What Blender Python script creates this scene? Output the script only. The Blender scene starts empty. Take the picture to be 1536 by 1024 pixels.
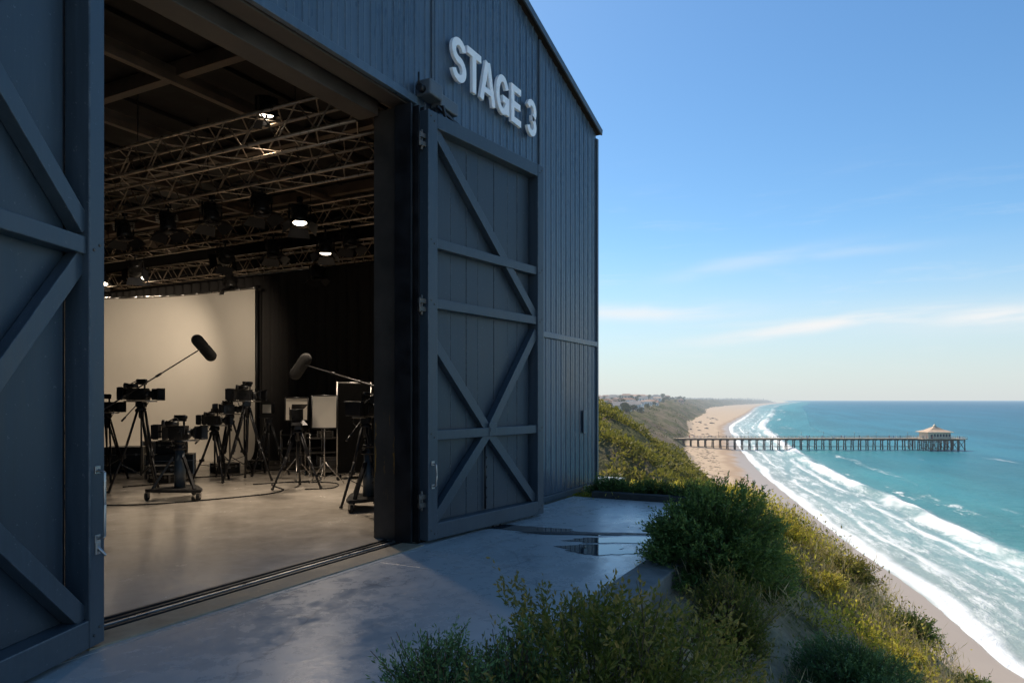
import bpy, math, random
import numpy as np
from mathutils import Vector, Matrix, noise as mnoise
R = math.radians
PI = math.pi
random.seed(7)
rng = np.random.default_rng(11)
scene = bpy.context.scene
col = scene.collection
UP = Vector((0, 0, 1))
SEA = -28.4            # sea level; the stage floor is z = 0
A = R(27.8)
FX, FY = math.cos(A), math.sin(A)


def coast(l, d, z=0.0):
    """a point l metres to seaward and d metres up the coast of the headland"""
    return Vector((l * FY + d * FX, -l * FX + d * FY, z))


# ------------------------------------------------------------------ helpers
def tag(o, label=None, cat=None, group=None, kind=None):
    if label: o['label'] = label
    if cat: o['category'] = cat
    if group: o['group'] = group
    if kind: o['kind'] = kind
    return o


def empty(name, loc=(0, 0, 0), rz=0.0):
    o = bpy.data.objects.new(name, None)
    col.objects.link(o)
    o.location = loc
    o.rotation_euler = (0, 0, rz)
    o.empty_display_size = 0.2
    return o


def link_mesh(name, me, mat, parent=None):
    if mat: me.materials.append(mat)
    o = bpy.data.objects.new(name, me)
    col.objects.link(o)
    if parent: o.parent = parent
    return o


def copy_tree(o, parent=None):
    kids = list(o.children)
    c = o.copy()
    col.objects.link(c)
    c.parent = parent
    for ch in kids:
        copy_tree(ch, c)
    return c


class MB:
    def __init__(self):
        self.v = []; self.f = []; self.s = []

    def add(self, vs, fs, smooth=False):
        n = len(self.v)
        self.v += [tuple(p) for p in vs]
        self.f += [tuple(i + n for i in f) for f in fs]
        self.s += [smooth] * len(fs)
        return self

    def box(self, a, b):
        (x0, y0, z0), (x1, y1, z1) = a, b
        vs = [(x0, y0, z0), (x1, y0, z0), (x1, y1, z0), (x0, y1, z0), (x0, y0, z1), (x1, y0, z1), (x1, y1, z1), (x0, y1, z1)]
        return self.add(vs, [(0, 3, 2, 1), (4, 5, 6, 7), (0, 1, 5, 4), (1, 2, 6, 5), (2, 3, 7, 6), (3, 0, 4, 7)])

    def cbox(self, c, s):
        return self.box([c[i] - s[i] / 2 for i in range(3)], [c[i] + s[i] / 2 for i in range(3)])

    def bar(self, p, q, w, h, up=UP):
        p = Vector(p); q = Vector(q); d = (q - p).normalized()
        s = d.cross(Vector(up))
        if s.length < 1e-4: s = d.cross(Vector((1, 0, 0)))
        s.normalize(); u = s.cross(d).normalized()
        vs = []
        for e in (p, q):
            for a, b in ((-1, -1), (1, -1), (1, 1), (-1, 1)):
                vs.append(e + s * (a * w / 2) + u * (b * h / 2))
        return self.add(vs, [(0, 1, 2, 3), (7, 6, 5, 4), (0, 4, 5, 1), (1, 5, 6, 2), (2, 6, 7, 3), (3, 7, 4, 0)])

    def tube(self, p, q, r0, r1=None, n=10, cap=True):
        r1 = r0 if r1 is None else r1
        p = Vector(p); q = Vector(q); d = (q - p).normalized()
        s = d.cross(UP)
        if s.length < 1e-4: s = Vector((1, 0, 0))
        s.normalize(); u = s.cross(d)
        vs = []
        for e, r in ((p, r0), (q, r1)):
            for k in range(n):
                t = 2 * PI * k / n
                vs.append(e + s * (r * math.cos(t)) + u * (r * math.sin(t)))
        self.add(vs, [(k, (k + 1) % n, n + (k + 1) % n, n + k) for k in range(n)], True)
        if cap:
            m = len(self.v) - 2 * n
            self.f += [tuple(m + k for k in reversed(range(n))), tuple(m + n + k for k in range(n))]
            self.s += [False, False]
        return self

    def path(self, pts, r, n=6):
        for a, b in zip(pts[:-1], pts[1:]):
            self.tube(a, b, r, r, n)
        return self

    def lathe(self, prof, c=(0, 0, 0), axis='z', n=18, smooth=True):
        vs = []; c = Vector(c)
        for r, h in prof:
            for k in range(n):
                t = 2 * PI * k / n
                x, y = r * math.cos(t), r * math.sin(t)
                p = (x, y, h) if axis == 'z' else ((h, x, y) if axis == 'x' else (y, h, x))
                vs.append(Vector(p) + c)
        m = len(prof)
        fs = [(i * n + k, i * n + (k + 1) % n, (i + 1) * n + (k + 1) % n, (i + 1) * n + k) for i in range(m - 1) for k in range(n)]
        self.add(vs, fs, smooth)
        b = len(self.v) - m * n
        self.f += [tuple(b + k for k in reversed(range(n))), tuple(b + (m - 1) * n + k for k in range(n))]
        self.s += [False, False]
        return self

    def prism(self, poly, z0, z1):
        n = len(poly)
        vs = [(x, y, z0) for x, y in poly] + [(x, y, z1) for x, y in poly]
        return self.add(vs, [tuple(reversed(range(n))), tuple(range(n, 2 * n))] + [(k, (k + 1) % n, n + (k + 1) % n, n + k) for k in range(n)])

    def move(self, M):
        self.v = [tuple(M @ Vector(p)) for p in self.v]
        return self

    def build(self, name, mat, parent=None, bevel=0.0, loc=None, rot=None):
        me = bpy.data.meshes.new(name)
        me.from_pydata(self.v, [], self.f)
        me.polygons.foreach_set('use_smooth', self.s)
        me.update()
        o = link_mesh(name, me, mat, parent)
        if loc is not None: o.location = loc
        if rot is not None: o.rotation_euler = rot
        if bevel:
            m = o.modifiers.new('b', 'BEVEL'); m.width = bevel; m.segments = 2; m.limit_method = 'ANGLE'; m.angle_limit = R(40)
        return o


def np_mesh(name, V, Fq, mat, parent=None, smooth=False, attrs=None, k=4):
    me = bpy.data.meshes.new(name)
    V = np.asarray(V, dtype=np.float32); Fq = np.asarray(Fq, dtype=np.int32)
    nv, nf = len(V), len(Fq)
    me.vertices.add(nv); me.vertices.foreach_set('co', V.ravel())
    me.loops.add(nf * k); me.loops.foreach_set('vertex_index', Fq.ravel())
    me.polygons.add(nf)
    me.polygons.foreach_set('loop_start', np.arange(0, nf * k, k, dtype=np.int32))
    me.polygons.foreach_set('loop_total', np.full(nf, k, dtype=np.int32))
    me.polygons.foreach_set('use_smooth', np.full(nf, smooth))
    for an, arr in (attrs or {}).items():
        at = me.attributes.new(an, 'FLOAT', 'POINT')
        at.data.foreach_set('value', np.asarray(arr, dtype=np.float32))
    me.update(calc_edges=True); me.validate()
    return link_mesh(name, me, mat, parent)


# numpy value noise ---------------------------------------------------------
_T = rng.random((256, 256)).astype(np.float64)


def vnoise(x, y):
    xi = np.floor(x).astype(int); yi = np.floor(y).astype(int)
    fx = x - xi; fy = y - yi
    fx = fx * fx * (3 - 2 * fx); fy = fy * fy * (3 - 2 * fy)
    g = lambda a, b: _T[a & 255, b & 255]
    return (g(xi, yi) * (1 - fx) + g(xi + 1, yi) * fx) * (1 - fy) + (g(xi, yi + 1) * (1 - fx) + g(xi + 1, yi + 1) * fx) * fy


def fbm(x, y, o=4):
    s = 0; a = .5; t = 0
    for k in range(o):
        s = s + a * (vnoise(x * 2 ** k + 17.3 * k, y * 2 ** k + 5.1 * k) - .5); t += a; a *= .5
    return s / t * 2


# ------------------------------------------------------------------ materials
def newmat(name):
    m = bpy.data.materials.new(name); m.use_nodes = True
    nt = m.node_tree; b = nt.nodes['Principled BSDF']
    return m, nt, b


def N(nt, t, **kw):
    n = nt.nodes.new(t)
    for k, v in kw.items(): setattr(n, k, v)
    return n


def ramp(nt, fac, stops, mode='LINEAR'):
    r = N(nt, 'ShaderNodeValToRGB'); r.color_ramp.interpolation = mode
    e = r.color_ramp.elements
    while len(e) > 1: e.remove(e[-1])
    e[0].position = stops[0][0]; e[0].color = (*stops[0][1], 1) if len(stops[0][1]) == 3 else stops[0][1]
    for p, c in stops[1:]:
        x = e.new(p); x.color = (*c, 1)
    nt.links.new(fac, r.inputs[0])
    return r.outputs[0]


def noise(nt, scale, detail=4, rough=.55, vec=None, dist=0.0):
    n = N(nt, 'ShaderNodeTexNoise'); n.inputs['Scale'].default_value = scale
    n.inputs['Detail'].default_value = detail; n.inputs['Roughness'].default_value = rough; n.inputs['Distortion'].default_value = dist
    if vec is not None: nt.links.new(vec, n.inputs['Vector'])
    return n.outputs['Fac']


def mapping(nt, src, scale=(1, 1, 1), rot=(0, 0, 0), loc=(0, 0, 0)):
    m = N(nt, 'ShaderNodeMapping'); m.inputs['Scale'].default_value = scale
    m.inputs['Rotation'].default_value = rot; m.inputs['Location'].default_value = loc
    nt.links.new(src, m.inputs['Vector']); return m.outputs[0]


def mathn(nt, op, a, b=None, c=None, clamp=False):
    n = N(nt, 'ShaderNodeMath', operation=op); n.use_clamp = clamp
    for i, x in enumerate((a, b, c)):
        if x is None: continue
        if isinstance(x, (int, float)): n.inputs[i].default_value = x
        else: nt.links.new(x, n.inputs[i])
    return n.outputs[0]


def mixc(nt, fac, a, b, blend='MIX'):
    n = N(nt, 'ShaderNodeMix', data_type='RGBA', blend_type=blend)
    for sock, x in ((n.inputs['Factor'], fac), (n.inputs['A'], a), (n.inputs['B'], b)):
        if isinstance(x, (int, float)): sock.default_value = x
        elif isinstance(x, tuple): sock.default_value = (*x, 1) if len(x) == 3 else x
        else: nt.links.new(x, sock)
    # RGBA sockets share the names; pick by type
    return n.outputs['Result'] if False else n.outputs[2]


def mixcol(nt, fac, a, b, blend='MIX'):
    n = N(nt, 'ShaderNodeMix', data_type='RGBA', blend_type=blend)
    ins = {0: fac, 6: a, 7: b}
    for i, x in ins.items():
        s = n.inputs[i]
        if isinstance(x, (int, float)): s.default_value = x if i == 0 else (x, x, x, 1)
        elif isinstance(x, tuple): s.default_value = (*x, 1) if len(x) == 3 else x
        else: nt.links.new(x, s)
    return n.outputs[2]


def mr(nt, v, a, b, c=0.0, d=1.0, smooth=True):
    n = N(nt, 'ShaderNodeMapRange'); n.interpolation_type = 'SMOOTHSTEP' if smooth else 'LINEAR'
    nt.links.new(v, n.inputs[0])
    for i, x in zip((1, 2, 3, 4), (a, b, c, d)): n.inputs[i].default_value = x
    return n.outputs[0]


def bump(nt, b, h, strength=.3, dist=.02):
    n = N(nt, 'ShaderNodeBump'); n.inputs['Strength'].default_value = strength; n.inputs['Distance'].default_value = dist
    nt.links.new(h, n.inputs['Height']); nt.links.new(n.outputs[0], b.inputs['Normal'])


def simple(name, color, rough=.5, metal=0.0, var=.15, scale=6, bmp=.1, bdist=.004, spec=None, rvar=.12, stretch=(1, 1, 1)):
    m, nt, b = newmat(name)
    tc = N(nt, 'ShaderNodeTexCoord').outputs['Object']
    v = mapping(nt, tc, stretch)
    n = noise(nt, scale, 6, .6, v)
    lo = tuple(c * (1 - var) for c in color); hi = tuple(min(1, c * (1 + var)) for c in color)
    nt.links.new(ramp(nt, n, [(.3, lo), (.7, hi)]), b.inputs['Base Color'])
    nt.links.new(mr(nt, n, .3, .7, max(.02, rough - rvar), min(1, rough + rvar)), b.inputs['Roughness'])
    b.inputs['Metallic'].default_value = metal
    if spec is not None: b.inputs['Specular IOR Level'].default_value = spec
    if bmp: bump(nt, b, noise(nt, scale * 8, 3, .6, v), bmp, bdist)
    return m


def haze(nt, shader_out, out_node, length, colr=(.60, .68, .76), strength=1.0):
    """painted haze: surfaces glow in place of air light, more with distance from the headland"""
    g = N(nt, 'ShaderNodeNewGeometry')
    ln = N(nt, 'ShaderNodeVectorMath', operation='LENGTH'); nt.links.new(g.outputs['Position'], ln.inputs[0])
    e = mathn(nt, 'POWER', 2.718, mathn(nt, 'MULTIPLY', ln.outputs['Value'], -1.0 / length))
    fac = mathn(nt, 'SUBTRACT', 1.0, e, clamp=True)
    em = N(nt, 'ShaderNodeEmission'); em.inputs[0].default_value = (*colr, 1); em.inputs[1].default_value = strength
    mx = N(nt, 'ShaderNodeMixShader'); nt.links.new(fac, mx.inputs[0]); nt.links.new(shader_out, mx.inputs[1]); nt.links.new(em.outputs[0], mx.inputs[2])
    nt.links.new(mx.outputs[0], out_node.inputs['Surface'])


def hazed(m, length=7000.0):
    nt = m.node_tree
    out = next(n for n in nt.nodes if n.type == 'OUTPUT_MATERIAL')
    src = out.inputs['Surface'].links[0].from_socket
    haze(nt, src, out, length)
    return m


def paint_mat(name, color, rough=.38, streak=True):
    m, nt, b = newmat(name)
    tc = N(nt, 'ShaderNodeTexCoord').outputs['Object']
    big = noise(nt, .9, 5, .6, mapping(nt, tc, (1, 1, .35)))
    fine = noise(nt, 14, 5, .7, mapping(nt, tc, (1.6, 1.6, .12)))
    mixn = mathn(nt, 'ADD', mathn(nt, 'MULTIPLY', big, .6), mathn(nt, 'MULTIPLY', fine, .4))
    c = ramp(nt, mixn, [(.3, tuple(x * .62 for x in color)), (.5, color), (.70, tuple(min(1, x * 1.38 + .008) for x in color))])
    # dust and scuffs near the ground
    g = N(nt, 'ShaderNodeSeparateXYZ'); nt.links.new(tc, g.inputs[0])
    low = mathn(nt, 'MULTIPLY', mr(nt, g.outputs['Z'], .0, .55, 1, 0), noise(nt, 9, 6, .75, tc))
    c = mixcol(nt, mathn(nt, 'MULTIPLY', low, .6), c, (.13, .13, .125))
    sp = mr(nt, noise(nt, 38, 3, .6, tc), .66, .72)
    c = mixcol(nt, mathn(nt, 'MULTIPLY', sp, .45), c, (.20, .21, .22))
    bv = N(nt, 'ShaderNodeBevel'); bv.samples = 4; bv.inputs['Radius'].default_value = .014
    gn = N(nt, 'ShaderNodeNewGeometry'); dp = N(nt, 'ShaderNodeVectorMath', operation='DOT_PRODUCT')
    nt.links.new(bv.outputs[0], dp.inputs[0]); nt.links.new(gn.outputs['Normal'], dp.inputs[1])
    ed = mathn(nt, 'MULTIPLY', mr(nt, dp.outputs['Value'], .995, .90), mr(nt, noise(nt, 11, 6, .7, tc), .42, .62))
    c = mixcol(nt, mathn(nt, 'MULTIPLY', ed, .55), c, (.22, .24, .26))
    run = mathn(nt, 'MULTIPLY', mr(nt, noise(nt, 5, 4, .7, mapping(nt, tc, (6, 6, .22))), .60, .74), mr(nt, big, .45, .65))
    c = mixcol(nt, mathn(nt, 'MULTIPLY', run, .30), c, (.16, .165, .165))
    nt.links.new(c, b.inputs['Base Color'])
    nt.links.new(mr(nt, mixn, .3, .7, rough - .10, rough + .14), b.inputs['Roughness'])
    b.inputs['Specular IOR Level'].default_value = .55
    bump(nt, b, mathn(nt, 'ADD', noise(nt, 2.2, 3, .5, mapping(nt, tc, (1, 1, .5))), mathn(nt, 'MULTIPLY', noise(nt, 60, 2, .5, tc), .06)), .2, .010)
    return m


M = {}
M['wall'] = paint_mat('blue_grey_wall_paint', (.062, .096, .134), .29)
M['door'] = paint_mat('blue_grey_door_paint', (.040, .058, .076), .38)
M['panel'] = paint_mat('blue_grey_panel_paint', (.027, .041, .056), .42)
M['trim'] = paint_mat('trim_paint', (.055, .078, .10), .4)
M['black'] = simple('black_metal', (.018, .018, .02), .42, .3, .3)
M['rubber'] = simple('rubber', (.015, .015, .015), .8)
M['plastic'] = simple('black_plastic', (.022, .021, .02), .38, 0, .25)
M['foam'] = simple('windscreen_fur', (.03, .028, .026), .95, 0, .4, 60, .8, .01)
M['foamdark'] = simple('black_felt', (.007, .007, .007), .98, 0, .3, 20, spec=.05)
M['steel'] = simple('worn_steel', (.42, .40, .38), .35, .9, .25)
M['oldsteel'] = simple('dull_steel', (.12, .11, .10), .5, .7, .4, 20)
M['truss'] = simple('truss_aluminium', (.42, .33, .24), .36, .6, .3, 8)
M['beam'] = simple('roof_beam_brown', (.20, .15, .11), .6, 0, .3, 3)
M['headerbeam'] = simple('header_steel', (.075, .06, .05), .5, .2, .3, 3)
M['roofdeck'] = simple('roof_deck', (.022, .017, .013), .8, 0, .4, 1.5)
M['dark'] = simple('dark_interior', (.02, .017, .014), .85, 0, .3, 2)
M['curtain'] = simple('black_drape', (.030, .027, .025), .95, 0, .3, 5)
M['white'] = simple('white_letter_paint', (.93, .94, .95), .35, 0, .03, 5)
M['lensglass'] = simple('lens_glass', (.01, .01, .015), .06, 0, .05, bmp=0)
M['cloth'] = simple('diffusion_cloth', (.74, .69, .60), .7, 0, .05, 3)
M['case'] = simple('black_case', (.028, .025, .022), .55, 0, .3, 12)
M['brass'] = simple('brass_trim', (.35, .22, .09), .4, .7, .2)
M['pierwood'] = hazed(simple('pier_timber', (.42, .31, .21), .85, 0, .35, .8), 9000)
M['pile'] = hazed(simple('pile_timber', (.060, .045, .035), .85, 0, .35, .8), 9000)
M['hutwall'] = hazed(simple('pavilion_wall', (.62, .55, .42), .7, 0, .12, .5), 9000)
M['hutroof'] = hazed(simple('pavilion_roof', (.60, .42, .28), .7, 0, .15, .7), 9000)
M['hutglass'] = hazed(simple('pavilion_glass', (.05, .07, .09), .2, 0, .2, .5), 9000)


def emis(name, colr, s):
    m, nt, b = newmat(name)
    b.inputs['Base Color'].default_value = (*colr, 1)
    b.inputs['Emission Color'].default_value = (*colr, 1); b.inputs['Emission Strength'].default_value = s
    return m


M['lamp'] = emis('lit_lamp', (1, .86, .66), 9)

# jamb with chipped yellow paint
m, nt, b = newmat('jamb_paint'); M['jamb'] = m
tc = N(nt, 'ShaderNodeTexCoord').outputs['Object']
sx = N(nt, 'ShaderNodeSeparateXYZ'); nt.links.new(tc, sx.inputs[0])
n1 = noise(nt, 5, 6, .7, mapping(nt, tc, (3, 3, .35)))
base = ramp(nt, noise(nt, 2, 5, .6, tc), [(.3, (.035, .030, .026)), (.7, (.08, .066, .055))])
z = sx.outputs['Z']
gate = mathn(nt, 'MULTIPLY', mr(nt, z, .35, .8), mr(nt, z, 1.3, 1.75, 1, 0))
chip = mathn(nt, 'MULTIPLY', mr(nt, n1, .60, .64), gate)
nt.links.new(mixcol(nt, mathn(nt, 'MULTIPLY', chip, .85), base, (.42, .22, .03)), b.inputs['Base Color'])
b.inputs['Roughness'].default_value = .42
bump(nt, b, noise(nt, 20, 4, .6, tc), .2, .004)

# backdrop
M['backdrop'] = simple('pale_backdrop', (.70, .65, .57), .75, 0, .04, .6, .05)

# polished stage floor
m, nt, b = newmat('polished_concrete'); M['floor'] = m
tc = N(nt, 'ShaderNodeTexCoord').outputs['Object']
n1 = noise(nt, .8, 7, .62, tc); n2 = noise(nt, 5, 6, .7, tc, .6)
mm = mathn(nt, 'ADD', mathn(nt, 'MULTIPLY', n1, .6), mathn(nt, 'MULTIPLY', n2, .4))
nt.links.new(ramp(nt, mm, [(.30, (.36, .32, .27)), (.5, (.46, .415, .36)), (.70, (.56, .51, .45))]), b.inputs['Base Color'])
nt.links.new(mr(nt, noise(nt, 1.6, 6, .7, tc), .2, .8, .11, .30), b.inputs['Roughness'])
bump(nt, b, mathn(nt, 'ADD', noise(nt, 3, 4, .5, tc), mathn(nt, 'MULTIPLY', n2, .3)), .22, .012)

# outdoor patio slab, damp
m, nt, b = newmat('damp_concrete'); M['patio'] = m
tc = N(nt, 'ShaderNodeTexCoord').outputs['Object']
n1 = noise(nt, .55, 6, .6, tc); n2 = noise(nt, 6, 7, .72, tc, .4)
mm = mathn(nt, 'ADD', mathn(nt, 'MULTIPLY', n1, .62), mathn(nt, 'MULTIPLY', n2, .38))
cc = ramp(nt, mm, [(.28, (.41, .395, .37)), (.5, (.50, .48, .45)), (.72, (.58, .56, .525))])
wet = mr(nt, noise(nt, .62, 5, .6, mapping(nt, tc, (.7, 1.6, 1), loc=(3.1, .4, 0))), .38, .72)
cc = mixcol(nt, mathn(nt, 'MULTIPLY', wet, .18), cc, (.20, .21, .22))
# hairline crack
vo = N(nt, 'ShaderNodeTexVoronoi', feature='DISTANCE_TO_EDGE'); vo.inputs['Scale'].default_value = .42
nv = N(nt, 'ShaderNodeVectorMath', operation='ADD')
nn = N(nt, 'ShaderNodeTexNoise'); nn.inputs['Scale'].default_value = 1.2; nt.links.new(tc, nn.inputs['Vector'])
nt.links.new(tc, nv.inputs[0]); nt.links.new(nn.outputs['Color'], nv.inputs[1]); nt.links.new(nv.outputs[0], vo.inputs['Vector'])
crack = mr(nt, vo.outputs['Distance'], .0, .006, 1, 0)
cc = mixcol(nt, mathn(nt, 'MULTIPLY', crack, .3), cc, (.05, .05, .05))
grit = mr(nt, noise(nt, 55, 4, .75, tc), .60, .72)
cc = mixcol(nt, mathn(nt, 'MULTIPLY', grit, .28), cc, (.16, .15, .14))
tyre = mathn(nt, 'MULTIPLY', mr(nt, noise(nt, 1.1, 5, .65, mapping(nt, tc, (.25, 3.2, 1), rot=(0, 0, R(-14)))), .56, .66), mr(nt, noise(nt, 9, 4, .7, tc), .35, .6))
cc = mixcol(nt, mathn(nt, 'MULTIPLY', tyre, .30), cc, (.18, .175, .17))
nt.links.new(cc, b.inputs['Base Color'])
rr = mathn(nt, 'SUBTRACT', mr(nt, n2, .3, .7, .26, .42), mathn(nt, 'MULTIPLY', wet, .15))
nt.links.new(rr, b.inputs['Roughness'])
bump(nt, b, mathn(nt, 'ADD', n2, mathn(nt, 'MULTIPLY', noise(nt, 70, 2, .5, tc), .1)), .2, .008)

M['kerb'] = simple('kerb_concrete', (.27, .25, .22), .85, 0, .3, 4, .5, .01)
M['apron'] = simple('threshold_strip', (.34, .26, .17), .7, 0, .35, 5, .4, .006)
m, nt, b = newmat('puddle_water'); M['puddle'] = m
b.inputs['Base Color'].default_value = (.035, .04, .045, 1); b.inputs['Roughness'].default_value = .03
tc = N(nt, 'ShaderNodeTexCoord').outputs['Object']
bump(nt, b, noise(nt, 5, 2, .5, tc), .05, .01)


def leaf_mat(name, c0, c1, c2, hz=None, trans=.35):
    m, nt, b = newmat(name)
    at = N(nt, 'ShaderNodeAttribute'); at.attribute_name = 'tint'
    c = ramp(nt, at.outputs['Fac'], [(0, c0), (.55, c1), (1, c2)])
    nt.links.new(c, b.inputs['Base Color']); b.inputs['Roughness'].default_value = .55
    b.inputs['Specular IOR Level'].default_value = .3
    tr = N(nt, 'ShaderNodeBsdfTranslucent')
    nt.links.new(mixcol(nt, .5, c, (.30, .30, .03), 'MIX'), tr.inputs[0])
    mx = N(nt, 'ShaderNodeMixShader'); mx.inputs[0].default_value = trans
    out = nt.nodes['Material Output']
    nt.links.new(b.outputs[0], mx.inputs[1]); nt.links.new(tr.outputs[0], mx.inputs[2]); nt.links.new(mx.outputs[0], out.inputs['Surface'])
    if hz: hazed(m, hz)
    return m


M['leaf_dark'] = leaf_mat('leaf_dark_green', (.014, .034, .012), (.065, .13, .036), (.19, .29, .08))
M['leaf_rose'] = leaf_mat('leaf_rosemary', (.020, .048, .02), (.075, .16, .06), (.20, .33, .14))
M['leaf_olive'] = leaf_mat('leaf_olive', (.028, .040, .008), (.12, .15, .028), (.34, .24, .07))
M['leaf_sun'] = leaf_mat('leaf_sunlit_yellow_green', (.09, .09, .012), (.58, .50, .06), (.90, .70, .15), trans=.55)  # leaf colours raised to paint strong sunshine into the slope plants
M['leaf_dry'] = leaf_mat('dry_grass', (.16, .12, .07), (.54, .41, .22), (.85, .68, .42))
M['leaf_far'] = leaf_mat('bluff_scrub', (.035, .040, .010), (.22, .19, .035), (.62, .46, .16), hz=9000, trans=.40)
M['leaf_mid'] = leaf_mat('middle_bluff_scrub', (.04, .042, .016), (.10, .10, .035), (.24, .20, .08), hz=6500, trans=.2)
M['leaf_tree'] = leaf_mat('distant_tree', (.022, .034, .016), (.045, .062, .028), (.09, .11, .045), hz=5000, trans=.1)
M['twig'] = simple('twig_bark', (.10, .075, .05), .85, 0, .3, 20)
M['trunk_far'] = hazed(simple('distant_trunk', (.08, .06, .045), .9), 5000)

# ------------------------------------------------------------------ camera, sky, sun
cam = bpy.data.cameras.new('camera'); co = bpy.data.objects.new('camera', cam); col.objects.link(co)
cam.sensor_width = 36; cam.lens = 36 * 1065 / 1536; cam.shift_y = 88 / 1536
cam.clip_start = .05; cam.clip_end = 120000
co.location = (0, 0, 1.6); co.rotation_euler = (R(90), 0, A - R(90))
scene.camera = co
scene.view_settings.view_transform = 'Standard'; scene.view_settings.look = 'None'; scene.view_settings.exposure = 0
scene.cycles.use_denoising = True
try: scene.cycles.denoiser = 'OPENIMAGEDENOISE'
except Exception: pass
scene.cycles.use_light_tree = False; scene.cycles.max_bounces = 8; scene.cycles.sample_clamp_indirect = 6; scene.cycles.caustics_reflective = False; scene.cycles.caustics_refractive = False

SUN_EL = R(50); SUN_AZ = math.atan2(.6, .8)
w = bpy.data.worlds.new('World'); scene.world = w; w.use_nodes = True
nt = w.node_tree; bg = nt.nodes['Background']
sky = N(nt, 'ShaderNodeTexSky', sky_type='NISHITA'); sky.sun_disc = False
sky.sun_elevation = SUN_EL; sky.sun_rotation = SUN_AZ; sky.altitude = 50; sky.air_density = 1.0; sky.dust_density = .4; sky.ozone_density = 1.3
tc = N(nt, 'ShaderNodeTexCoord').outputs['Generated']
sp = N(nt, 'ShaderNodeSeparateXYZ'); nt.links.new(tc, sp.inputs[0])
el = mathn(nt, 'ARCSINE', sp.outputs['Z'])
# azimuth measured from the coast direction, positive to seaward
fwd = mathn(nt, 'ADD', mathn(nt, 'MULTIPLY', sp.outputs['X'], FX), mathn(nt, 'MULTIPLY', sp.outputs['Y'], FY))
lat = mathn(nt, 'ADD', mathn(nt, 'MULTIPLY', sp.outputs['X'], FY), mathn(nt, 'MULTIPLY', sp.outputs['Y'], -FX))
az = mathn(nt, 'ARCTAN2', lat, fwd)
cv = N(nt, 'ShaderNodeCombineXYZ'); nt.links.new(az, cv.inputs[0]); nt.links.new(el, cv.inputs[1])
wn = noise(nt, 5, 3, .5, cv.outputs[0])
elw = mathn(nt, 'ADD', el, mathn(nt, 'MULTIPLY', mathn(nt, 'SUBTRACT', wn, .5), .03))


def streak(a0, e0, sa, se, tilt, gain):
    x = mathn(nt, 'SUBTRACT', az, a0)
    y = mathn(nt, 'SUBTRACT', mathn(nt, 'SUBTRACT', elw, e0), mathn(nt, 'MULTIPLY', x, tilt))
    q = mathn(nt, 'ADD', mathn(nt, 'POWER', mathn(nt, 'ABSOLUTE', mathn(nt, 'DIVIDE', x, sa)), 2.0), mathn(nt, 'POWER', mathn(nt, 'ABSOLUTE', mathn(nt, 'DIVIDE', y, se)), 2.0))
    return mathn(nt, 'MULTIPLY', mathn(nt, 'POWER', 2.718, mathn(nt, 'MULTIPLY', q, -1.0)), gain)


def azel(px, py):
    l, u = (px - 768) / 1065, (600 - py) / 1065
    return math.atan(l), math.asin(u / math.sqrt(1 + l * l + u * u))


cl = None
for (px, py, sa, se, tilt, g) in ((1230, 489, .14, .0085, .10, 1.0), (950, 470, .13, .011, -.01, .75), (1510, 472, .09, .012, .02, .95), (1120, 395, .10, .010, .13, .30), (1250, 378, .10, .007, .0, .2), (1350, 482, .2, .006, -.02, .5), (300, 470, .3, .02, 0, .6), (1800, 455, .3, .02, 0, .6)):
    a0, e0 = azel(px, py)
    s = streak(a0, e0, sa, se, tilt, g)
    cl = s if cl is None else mathn(nt, 'MAXIMUM', cl, s)
wisp = noise(nt, 7, 6, .62, mapping(nt, cv.outputs[0], (1, 7, 1), rot=(0, 0, R(3))), .3)
cl = mathn(nt, 'MULTIPLY', cl, mr(nt, wisp, .28, .58, .35, 1.0), clamp=True)
thin = mathn(nt, 'MULTIPLY', mr(nt, wisp, .5, .8), mathn(nt, 'MULTIPLY', mr(nt, el, .0, .12, .1, .22), mr(nt, el, .12, .35, 1, 0)))
cl = mathn(nt, 'MAXIMUM', cl, thin)
hs = N(nt, 'ShaderNodeHueSaturation'); hs.inputs['Saturation'].default_value = 1.17; hs.inputs['Value'].default_value = 1.0
nt.links.new(sky.outputs[0], hs.inputs['Color'])
hz = mr(nt, el, -.03, .23, 1, 0)
base_sky = mixcol(nt, 1.0, hs.outputs[0], (.80, .98, 1.04), 'MULTIPLY')
skyc = mixcol(nt, mathn(nt, 'MULTIPLY', hz, .85), base_sky, (4.9, 5.2, 5.55))
skyc = mixcol(nt, cl, skyc, (6.5, 6.6, 6.65))
nt.links.new(skyc, bg.inputs['Color']); bg.inputs['Strength'].default_value = .14

sl = bpy.data.lights.new('sun', 'SUN'); sl.energy = 5.0; sl.angle = R(.53); sl.color = (1, .88, .70)
so = bpy.data.objects.new('sun', sl); col.objects.link(so)
sd_ = Vector((math.sin(SUN_AZ) * math.cos(SUN_EL), math.cos(SUN_AZ) * math.cos(SUN_EL), math.sin(SUN_EL)))
so.rotation_euler = (-sd_).to_track_quat('-Z', 'Y').to_euler(); so.location = sd_ * 80

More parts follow.
